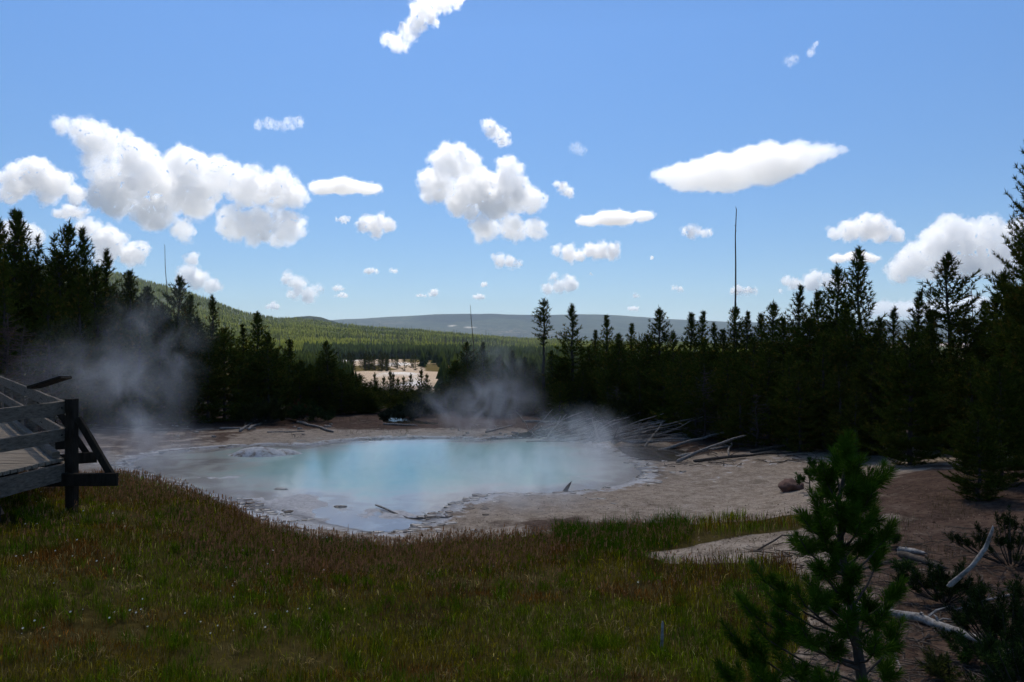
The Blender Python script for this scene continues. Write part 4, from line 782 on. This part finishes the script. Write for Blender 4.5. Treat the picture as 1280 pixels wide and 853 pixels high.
def on_trunk(t):
    z = t.z - .05 - .32 * (abs(t.x - np.interp(t.z, [p.z for p in tp], [p.x for p in tp])) + abs(t.y)); z = min(max(z, tp[0].z + .15), tp[-1].z - .02); return Vector((np.interp(z, [p.z for p in tp], [p.x for p in tp]), np.interp(z, [p.z for p in tp], [p.y for p in tp]), z))
pine_shoots('young_pine', e, TP, rs, on_trunk, k=260, L=.12, nl=.062, wid=.003, side=3, wr=.008, cols=((.032, .075, .005), (.085, .15, .012)))
def seedling(u_, v_, top, d_, label, seed, n, spread, L=.14, nl=.06, k=70, name='pine_seedling', wid=.006, cols=((.020, .042, .008), (.045, .085, .014)), cat='tree'):
    rs = np.random.RandomState(seed); g = gp(u_, v_) if d_ is None else Vector(((u_ - 640) / FPX * d_, d_, Hs((u_ - 640) / FPX * d_, d_))); h = (v_ - top) / FPX * g.y; e = empty(name, g, label, cat); mb = MB(); mb.tube([(0, 0, -.05), (rs.normal(0, .02), 0, h * .5), (0, 0, h)], [.016, .012, .005], 5); mb.build('trunk', M['bark'], e)
    T = [Vector((0, 0, h - L * .8))]
    for i in range(n):
        t = rs.uniform(.15, .85); a = rs.uniform(0, 6.283); r_ = spread * (1.1 - t * .75) * rs.uniform(.6, 1.1); T.append(Vector((math.cos(a) * r_, math.sin(a) * r_, h * t)))
    pine_shoots(name, e, T, rs, lambda t: Vector((0, 0, max(0.02, min(h * .95, t.z - .25 * t.xy.length)))), k, L, nl, wid, cols, 2, .008); return e
seedling(1012, 616, 574, None, 'small bright green pine seedling behind the red boulder', 21, 14, .42, .18, .09, 60, wid=.012)
seedling(1112, 684, 662, None, 'tiny pine seedling on the twig litter', 22, 6, .12)
seedling(1128, 722, 706, None, 'little green sprig under the young pine', 23, 5, .09)
seedling(1208, 830, 806, None, 'low pine sprig before the white log', 24, 7, .14)
seedling(1185, 850, 826, None, 'yellowish pine sprig at the bottom edge near the log', 25, 7, .16, cols=((.05, .06, .012), (.09, .09, .02)))
def shrub(u_, v_, d_, w_, h_, label, seed, n, cols=((.014, .026, .007), (.034, .055, .012)), k=60, L=.14, nl=.055, wid=.006):
    rs = np.random.RandomState(seed); x = (u_ - 640) / FPX * d_; z = Hs(x, d_); e = empty('pine_shrub', (x, d_, z), label, 'shrub'); T = []
    for i in range(n):
        a = rs.uniform(0, 6.283); q = math.sqrt(rs.rand()); hz = h_ * (1 - .6 * q * q) * rs.uniform(.35, 1); T.append(Vector((math.cos(a) * q * w_, math.sin(a) * q * w_ * .7, hz)))
    pine_shoots('pine_shrub', e, T, rs, lambda t: Vector((t.x * .25, t.y * .25, .03)), k, L, nl, wid, cols, 4, .009); return e
shrub(1180, 690, 9.2, .55, .48, 'low spreading pine shrub beside the curved white branch', 31, 34)
shrub(1262, 720, 7.4, .55, .75, 'dark pine shrub carrying the curved white branch', 32, 50)
shrub(1300, 760, 6.2, .5, .8, 'dense dark pine bough mass at the right border', 33, 50)
shrub(1265, 660, 10.5, .8, .7, 'dark low pine boughs beneath the giant pine', 34, 50)
shrub(330, 545, 38, 1.3, 1.1, 'olive low bush at the far left shore', 35, 60, ((.03, .04, .01), (.06, .06, .015)), 40, .25, .14, .025)
shrub(385, 540, 39, 1.2, .9, 'green low bush beside the single pale log', 36, 50, ((.02, .035, .01), (.04, .055, .014)), 40, .25, .14, .025)
shrub(375, 538, 40, .6, .9, 'rusty red dying bush between green far shore bushes', 37, 30, ((.07, .03, .014), (.12, .05, .02)), 40, .25, .14, .025)
shrub(500, 532, 41, 1.0, .6, 'grey green bush beside the shallow stream', 38, 40, ((.03, .035, .018), (.05, .055, .026)), 40, .25, .14, .025)
shrub(525, 528, 42, 1.3, .8, 'rounded dark bush behind the shallow stream', 39, 46, ((.02, .03, .012), (.035, .045, .016)), 40, .25, .14, .025)
shrub(775, 530, 35, 1.2, 1.6, 'olive bush behind the fan of logs', 40, 60, ((.03, .04, .01), (.06, .06, .015)), 40, .25, .14, .025)
shrub(735, 520, 38, 1.3, 1.3, 'dark green bush behind the steam wisp', 41, 60, ((.02, .03, .01), (.04, .05, .014)), 40, .25, .14, .025)

# ------------------------------------------------------------------ grass, flowers, litter
def blades(name, label, n, sampler, hfun, cfun, wid, seed, bend=.35, heads=None):
    rs = np.random.RandomState(seed); x, y = sampler(rs, n); z = H(x, y); k = sampler.keep(x, y, z, rs); x, y, z = x[k], y[k], z[k]; n = len(x)
    h = hfun(x, y, rs); a = rs.uniform(0, 6.283, n); lean = np.abs(rs.normal(0, bend, n)); dx, dy = np.cos(a) * lean * h, np.sin(a) * lean * h; b_ = rs.uniform(0, 6.283, n); w = wid * rs.uniform(.6, 1.4, n) * .5 * np.clip(y / 9, .8, 2.2); sx, sy = np.cos(b_) * w, np.sin(b_) * w
    base = np.stack([x, y, z - .01], -1); mid = np.stack([x + dx * .35, y + dy * .35, z + h * .55], -1); tip = np.stack([x + dx, y + dy, z + h * np.sqrt(np.clip(1 - lean ** 2 * .6, .2, 1))], -1); s = np.stack([sx, sy, sx * 0], -1)
    V = np.stack([base - s * .7, mid - s, tip, mid + s], 1).reshape(-1, 3); F = np.arange(n * 4).reshape(-1, 4); c = np.repeat(cfun(x, y, rs), 4, 0)
    if heads:
        hn, hl, hw, hc = heads; q = rs.uniform(-1, 1, (n, hn, 3)) * np.array([hw, hw, hl]); q[..., 2] = -np.abs(q[..., 2]); p = tip[:, None] + q; d1 = rs.normal(size=(n, hn, 3)) * hw * .9; d2 = np.abs(rs.normal(size=(n, hn, 3))) * np.array([hw * .5, hw * .5, hl * .35])
        V2 = np.stack([p - d1 * .5, p + d1 * .5, p + d2 + d1 * .2, p + d2 - d1 * .2], 2).reshape(-1, 3); F2 = np.arange(len(V2)).reshape(-1, 4) + len(V); V = np.vstack([V, V2]); F = np.vstack([F, F2]); c = np.vstack([c, np.repeat(np.array(hc) * rs.uniform(.6, 1.3, (n, 1)), hn * 4, 0)])
    return tag(obj(name, mesh_np(name, V, F, c), M['grass']), label, 'grass', kind='stuff')
def in_meadow(x, y, z):
    u, v = proj(x, y, z); wob = 9 * n2(x, y, .9, 3, 12.)
    return inpoly(u + wob, v + wob * .6, MEADOW) & ((y - np.interp(x, CX, CY)) < np.interp(x, CX, CL) * .30)
def sampler_depth(y0, y1, um=-120, uM=1010, pw=1.0):
    def f(rs, n):
        y = y0 * (y1 / y0) ** (rs.rand(n) ** pw); u = rs.uniform(um, uM, n); return (u - 640) / FPX * y, y
    return f
RED = np.array([.20, .075, .012]); GRN = np.array([.12, .155, .003]); OLV = np.array([.19, .155, .005]); STRAW = np.array([.40, .31, .11]); DGR = np.array([.065, .12, .003])
def meadow_col(x, y, rs):
    n = len(x); a = sstep(-.15, .35, n2(x, y, .55, 3, 21.) * 1.3 + rs.normal(0, .2, n))[:, None]; b_ = sstep(.02, .55, n2(x, y, .7, 3, 31.) * 1.3 + rs.normal(0, .2, n))[:, None]; c = GRN * (1 - a) + OLV * a; c = c * (1 - b_) + (RED * .9) * b_; s = (rs.rand(n, 1) < .07); c = np.where(s, STRAW, c); g = sstep(.25, .6, n2(x, y, .7, 2, 41.))[:, None]; c = c * (1 - g) + DGR * g
    return c * np.exp(rs.normal(-.1, .6, (n, 1)))
thin = lambda x, y, z: sstep(-.75, -.15, n2(x, y, .8, 3, 51.) + .35 * n2(x, y, 3., 2, 5.))
f = sampler_depth(4.2, 16, -120, 1040); f.keep = lambda x, y, z, rs: in_meadow(x, y, z) & (rs.rand(len(x)) < .12 + .88 * thin(x, y, z))
blades('meadow_grass', 'short green and reddish meadow grass on the near bank', 190000, f, lambda x, y, rs: (.055 + .06 * rs.rand(len(x)) + .05 * sstep(0, .5, n2(x, y, .6, 2, 61.))) * (1 + .5 * sstep(9, 13, y)) * (.8 + .5 * sstep(.5, 3, x)), meadow_col, .0062, 1, .5)
f = sampler_depth(10.2, 17, -80, 900); f.keep = lambda x, y, z, rs: in_meadow(x, y, z) & (rs.rand(len(x)) < np.clip(.08 + .9 * sstep(-2.4, -.3, y - np.interp(x, CX, CY) + .8 * n2(x, y, .5, 2, 3.)), 0, 1))
def clumpy(y0, y1, n_c, um, uM, seed, rad):
    rc = np.random.RandomState(seed); cx_, cy_ = sampler_depth(y0, y1, um, uM)(rc, n_c)
    def f(rs, n):
        i = rs.randint(0, n_c, n); return cx_[i] + rs.normal(0, rad, n), cy_[i] + rs.normal(0, rad, n)
    return f
fc = clumpy(4.6, 13.5, 420, -60, 980, 77, .05); fc.keep = lambda x, y, z, rs: in_meadow(x, y, z)
blades('grass_tufts', 'taller fresh green grass tufts dotting the meadow', 26000, fc, lambda x, y, rs: .09 + .12 * rs.rand(len(x)), lambda x, y, rs: np.array([.10, .155, .004]) * np.exp(rs.normal(-.1, .45, (len(x), 1))), .006, 21, .55)
fc = clumpy(4.6, 13.0, 260, -60, 980, 78, .09); fc.keep = lambda x, y, z, rs: in_meadow(x, y, z)
blades('dry_tufts', 'flattened straw coloured dead grass in the meadow', 9000, fc, lambda x, y, rs: .05 + .08 * rs.rand(len(x)), lambda x, y, rs: np.array([.34, .25, .10]) * np.exp(rs.normal(-.2, .5, (len(x), 1))), .006, 22, 1.1)
blades('seed_grass', 'tall pinkish seeding grass along the crest of the bank', 30000, f, lambda x, y, rs: .10 + .15 * rs.rand(len(x)), lambda x, y, rs: np.array([.15, .105, .018]) * rs.uniform(.6, 1.4, (len(x), 1)), .004, 2, .22, (4, .09, .011, (.34, .165, .075)))
f = sampler_depth(5, 12.5, 380, 1020); f.keep = lambda x, y, z, rs: in_meadow(x, y, z) & (rs.rand(len(x)) < sstep(.0, .45, n2(x, y, .6, 3, 71.) + .25 * sstep(0, 4, x) - .1))
blades('russet_grass', 'reddish seeding grass in patches on the meadow', 16000, f, lambda x, y, rs: .12 + .14 * rs.rand(len(x)), lambda x, y, rs: np.array([.075, .055, .022]) * rs.uniform(.6, 1.4, (len(x), 1)), .0035, 3, .25, (3, .06, .007, (.18, .078, .032)))
CLUMP = [(690, 668), (730, 652), (780, 648), (850, 650), (868, 672), (840, 690), (770, 695), (700, 690)]
f = sampler_depth(10, 15.5, 660, 900); f.keep = lambda x, y, z, rs: inpoly(*[q for q in proj(x, y, z)], CLUMP) & (rs.rand(len(x)) < .5 + n2(x, y, 1.2, 2, 9.))
blades('sedge_clump', 'lush green tall sedge clump at the pool-side end of the meadow', 26000, f, lambda x, y, rs: (.10 + .26 * rs.rand(len(x))) * (.75 + .7 * np.clip(n2(x, y, 1.6, 2, 19.) + .3, 0, 1)), lambda x, y, rs: np.array([.06, .115, .004]) * rs.uniform(.5, 1.4, (len(x), 1)), .006, 4, .42)
f = sampler_depth(10, 16.5, 850, 1015); f.keep = lambda x, y, z, rs: inpoly(*proj(x, y, z), STRIP) & (rs.rand(len(x)) < .35 + 1.0 * n2(x, y, 1.0, 2, 9.))
blades('strip_grass', 'thin strip of green and russet grass between bare patches', 16000, f, lambda x, y, rs: .10 + .18 * rs.rand(len(x)), meadow_col, .005, 5, .3)
f = sampler_depth(8.5, 16, 780, 1230); f.keep = lambda x, y, z, rs: (rs.rand(len(x)) < sstep(.1, .5, n2(x, y, .9, 3, 81.)) * .6 + .12 * sstep(6.2, 4.2, x))
blades('sparse_tufts', 'sparse dry grass tufts on the bare reddish soil', 14000, f, lambda x, y, rs: .05 + .12 * rs.rand(len(x)), lambda x, y, rs: np.array([.10, .075, .035]) * rs.uniform(.6, 1.4, (len(x), 1)), .004, 6, .4)
f = sampler_depth(31, 42, 150, 760); f.keep = lambda x, y, z, rs: (sdpoly(x, y, POOL) > .8) & (rs.rand(len(x)) < sstep(.3, .6, n2(x, y, .5, 3, 91.) + .25 * sstep(34, 40, y)) * .6)
blades('shore_grass', 'low brown grass tufts along the far shore', 7000, f, lambda x, y, rs: .08 + .2 * rs.rand(len(x)), lambda x, y, rs: np.array([.10, .08, .035]) * rs.uniform(.5, 1.4, (len(x), 1)), .008, 7, .4)
rs = np.random.RandomState(9); n = 520; x, y = sampler_depth(5, 15, 20, 800)(rs, n); z = H(x, y); k = in_meadow(x, y, z) & (rs.rand(n) < sstep(-.2, .4, n2(x, y, .5, 2, 15.))); x, y, z = x[k], y[k], z[k]; n = len(x); z = z + rs.uniform(.09, .19, n); ang = np.arange(5) * 6.283 / 5; r_ = rs.uniform(.006, .013, n)
Vf = np.stack([x[:, None] + np.cos(ang) * r_[:, None], y[:, None] + np.sin(ang) * r_[:, None] * .8, z[:, None] + np.sin(ang) * r_[:, None] * .6], -1).reshape(-1, 3)
tag(obj('white_flowers', mesh_np('white_flowers', Vf, np.arange(n * 5).reshape(-1, 5), np.repeat(np.where(rs.rand(n, 1) < .8, np.array([[.55, .54, .45]]), np.array([[.45, .36, .06]])), 5, 0)), M['flower']), 'tiny white wildflowers dotted through the meadow', 'flowers', kind='stuff')
rs = np.random.RandomState(10); mb = MB()
TW = []
for k in range(1500):
    u_ = rs.uniform(930, 1290); v_ = rs.uniform(655, 900); d_ = 2.9 * FPX / (v_ - 426.5)
    if u_ < 1000 and v_ > 715: continue
    TW.append(((u_ - 640) / FPX * d_, d_, rs.uniform(.08, .45), rs.uniform(.003, .009)))
for k in range(160): TW.append((rs.uniform(3.5, 11), rs.uniform(25, 30), rs.uniform(.2, .9), rs.uniform(.008, .02)))
TW = np.array(TW); ta = rs.uniform(0, 6.283, len(TW)); tt = np.array([0, .5, 1.])
TX = TW[:, :1] + np.cos(ta)[:, None] * TW[:, 2:3] * tt + rs.normal(0, .03, (len(TW), 3)) * TW[:, 2:3]; TY = TW[:, 1:2] + np.sin(ta)[:, None] * TW[:, 2:3] * tt + rs.normal(0, .03, (len(TW), 3)) * TW[:, 2:3]
TZ = H(TX, TY) + TW[:, 3:4] + rs.uniform(0, .03, TX.shape); TZ[:, 1] += rs.uniform(0, .05, len(TW)) * TW[:, 2]
for k in range(len(TW)): mb.tube([(TX[k, i], TY[k, i], TZ[k, i]) for i in range(3)], [TW[k, 3], TW[k, 3] * .8, TW[k, 3] * .4], 4, False)
tag(mb.build('twig_litter', M['dead_dark']), 'scattered dead twigs and bark on the right foreground soil', 'twigs', kind='stuff')
n = 5200; u_ = rs.uniform(560, 1300, n); v_ = np.where(rs.rand(n) < .6, rs.uniform(640, 900, n), rs.uniform(575, 660, n)); zz = 1.0; d_ = (EYE - zz) * FPX / (v_ - 426.5); x = (u_ - 640) / FPX * d_; y = d_; z = H(x, y); k = ~in_meadow(x, y, z) & (sdpoly(x, y, POOL) > .2); x, y, z = x[k], y[k], z[k]; n = len(x); s = rs.uniform(.006, .022, n) * np.where(rs.rand(n) < .05, 2, 1)
o4 = np.array([[1, 0, 0], [-.5, .87, 0], [-.5, -.87, 0], [0, 0, .9]]); ph = rs.uniform(0, 6.28, n); rot = np.stack([np.stack([np.cos(ph), -np.sin(ph)], -1), np.stack([np.sin(ph), np.cos(ph)], -1)], 1)
V = np.repeat(o4[None], n, 0) * s[:, None, None]; V[..., :2] = np.einsum('nij,nkj->nki', rot, V[..., :2]); V += np.stack([x, y, z - .002], -1)[:, None]; F = (np.arange(n)[:, None, None] * 4 + np.array([[0, 1, 3], [1, 2, 3], [2, 0, 3]])).reshape(-1, 3); w = rs.rand(n, 1)
tag(obj('pebbles', mesh_np('pebbles', V.reshape(-1, 3), F, np.repeat(np.where(w < .5, np.array([[.05, .035, .028]]), np.array([[.15, .115, .09]])) * rs.uniform(.6, 1.3, (n, 1)), 4, 0)), M['litter']), 'pebbles and cone scraps strewn over bare soil', 'pebbles', kind='stuff')

rs = np.random.RandomState(16); n = 9000; x = rs.uniform(-13.5, 6.5, n); y = rs.uniform(16.5, 35, n); sd = sdpoly(x, y, POOL); k = (sd > -.25) & (sd < .2 + rs.exponential(.45, n)) & (n2(x, y, .8, 3, 33.) > -.15); x, y = x[k], y[k]; z = H(x, y); k = z > -.06; x, y, z = x[k], y[k], z[k]; n = len(x); s = rs.uniform(.03, .12, n); ph = rs.uniform(0, 6.28, n)[:, None] + np.arange(6) * 1.047; rr_ = s[:, None] * rs.uniform(.6, 1.2, (n, 6))
top_ = np.stack([x[:, None] + np.cos(ph) * rr_ * 1.3, y[:, None] + np.sin(ph) * rr_, z[:, None] + rs.uniform(.004, .02, (n, 1)) + rs.normal(0, .004, (n, 6))], -1); bot = top_ * 1.; bot[..., 2] = z[:, None] - .03
V = np.concatenate([top_, bot], 1).reshape(-1, 3); bi = np.arange(n)[:, None] * 12; F = np.concatenate([np.stack([bi[:, 0] + i, bi[:, 0] + (i + 1) % 6, bi[:, 0] + 6 + (i + 1) % 6, bi[:, 0] + 6 + i], -1) for i in range(6)] + [bi + np.array([[0, 1, 2, 3]]), bi + np.array([[0, 3, 4, 5]])]); w = rs.rand(n, 1)
tag(obj('sinter_crust', mesh_np('sinter_crust', V, F, np.repeat(np.where(w < .7, np.array([[.52, .47, .41]]), np.array([[.32, .26, .205]])) * rs.uniform(.6, 1.25, (n, 1)), 12, 0)), M['litter']), 'broken plates of pale sinter crust rimming the pool', 'crust', kind='stuff')

# ------------------------------------------------------------------ steam over the spring
def steam(label, c, rad, dens, seed, nscale=1.6, thr=.42, soft=.35):
    V, F = ICO[2]; o = obj('steam', mesh_np('steam', V * 1.06, F), loc=c); o.scale = rad
    mt = bpy.data.materials.new('steam_vapour'); mt.use_nodes = True; n = mt.node_tree; n.nodes.clear(); out = n.nodes.new('ShaderNodeOutputMaterial'); pv = n.nodes.new('ShaderNodeVolumePrincipled'); pv.inputs['Color'].default_value = (.95, .97, 1, 1); pv.inputs['Anisotropy'].default_value = .3
    tc = n.nodes.new('ShaderNodeTexCoord'); ln = N(n, 'ShaderNodeVectorMath', operation='LENGTH'); n.links.new(tc.outputs['Object'], ln.inputs[0])
    mr = N(n, 'ShaderNodeMapRange', interpolation_type='SMOOTHSTEP'); mr.inputs[1].default_value = 1.0; mr.inputs[2].default_value = .15; n.links.new(ln.outputs['Value'], mr.inputs[0])
    mp = n.nodes.new('ShaderNodeMapping'); mp.inputs['Location'].default_value = (seed * 3.7, seed * 1.3, seed); mp.inputs['Scale'].default_value = (rad[0] / 2, rad[1] / 2, rad[2] / 2.5); mp.inputs['Rotation'].default_value = (0, R(-28), 0); n.links.new(tc.outputs['Object'], mp.inputs[0])
    nz = n.nodes.new('ShaderNodeTexNoise'); nz.inputs['Scale'].default_value = nscale; nz.inputs['Detail'].default_value = 5; nz.inputs['Roughness'].default_value = .6; nz.inputs['Distortion'].default_value = 1.2; n.links.new(mp.outputs[0], nz.inputs['Vector'])
    m2 = N(n, 'ShaderNodeMapRange', interpolation_type='SMOOTHSTEP'); m2.inputs[1].default_value = thr; m2.inputs[2].default_value = thr + soft; n.links.new(nz.outputs[0], m2.inputs[0])
    a = N(n, 'ShaderNodeMath', operation='MULTIPLY'); n.links.new(mr.outputs[0], a.inputs[0]); n.links.new(m2.outputs[0], a.inputs[1]); b_ = N(n, 'ShaderNodeMath', operation='MULTIPLY'); n.links.new(a.outputs[0], b_.inputs[0]); b_.inputs[1].default_value = dens; n.links.new(b_.outputs[0], pv.inputs['Density']); n.links.new(pv.outputs[0], out.inputs['Volume'])
    o.data.materials.append(mt); return tag(o, label, 'steam', kind='stuff')
steam('broad plume of pale steam drifting before the left pines', px(130, 485, 27), (3.6, 2.4, 2.7), .34, 1, 1.3, .38, .34)
steam('upper wisp of the left plume against dark pines', px(190, 430, 28), (2.6, 1.6, 2.8), .2, 8, 1.6, .38, .34)
steam('steam rising from the left end of the pool', px(165, 560, 25), (3.0, 2.2, 1.5), .42, 2, 1.6, .38, .3)
steam('steam puff rising from the far shore', px(600, 512, 34.5), (3.6, 2.2, 1.9), .42, 3, 1.5, .38, .32)
steam('thin wisp leaning over the far shore pines', px(630, 465, 36), (2.4, 1.6, 2.6), .2, 9, 1.7, .38, .32)
steam('wispy steam column over the right end of the pool', px(725, 558, 28), (2.6, 2.0, 1.7), .6, 4, 2.2, .38, .3)
steam('thin mist lying over the pool surface', px(560, 578, 25), (8.5, 6.5, 1.0), .22, 5, 1.5, .36, .3)
steam('mist drifting over the right half of the pool', px(670, 585, 23.5), (4.0, 3.2, .9), .36, 10, 1.6, .36, .3)
steam('mist creeping over the near margin of the pool', px(600, 625, 19.5), (3.6, 2.4, .6), .45, 6, 1.6, .38, .3)
steam('mist over the crusted shallow near the bank', px(330, 607, 21), (3.2, 2.2, .6), .3, 7, 1.6, .38, .3)
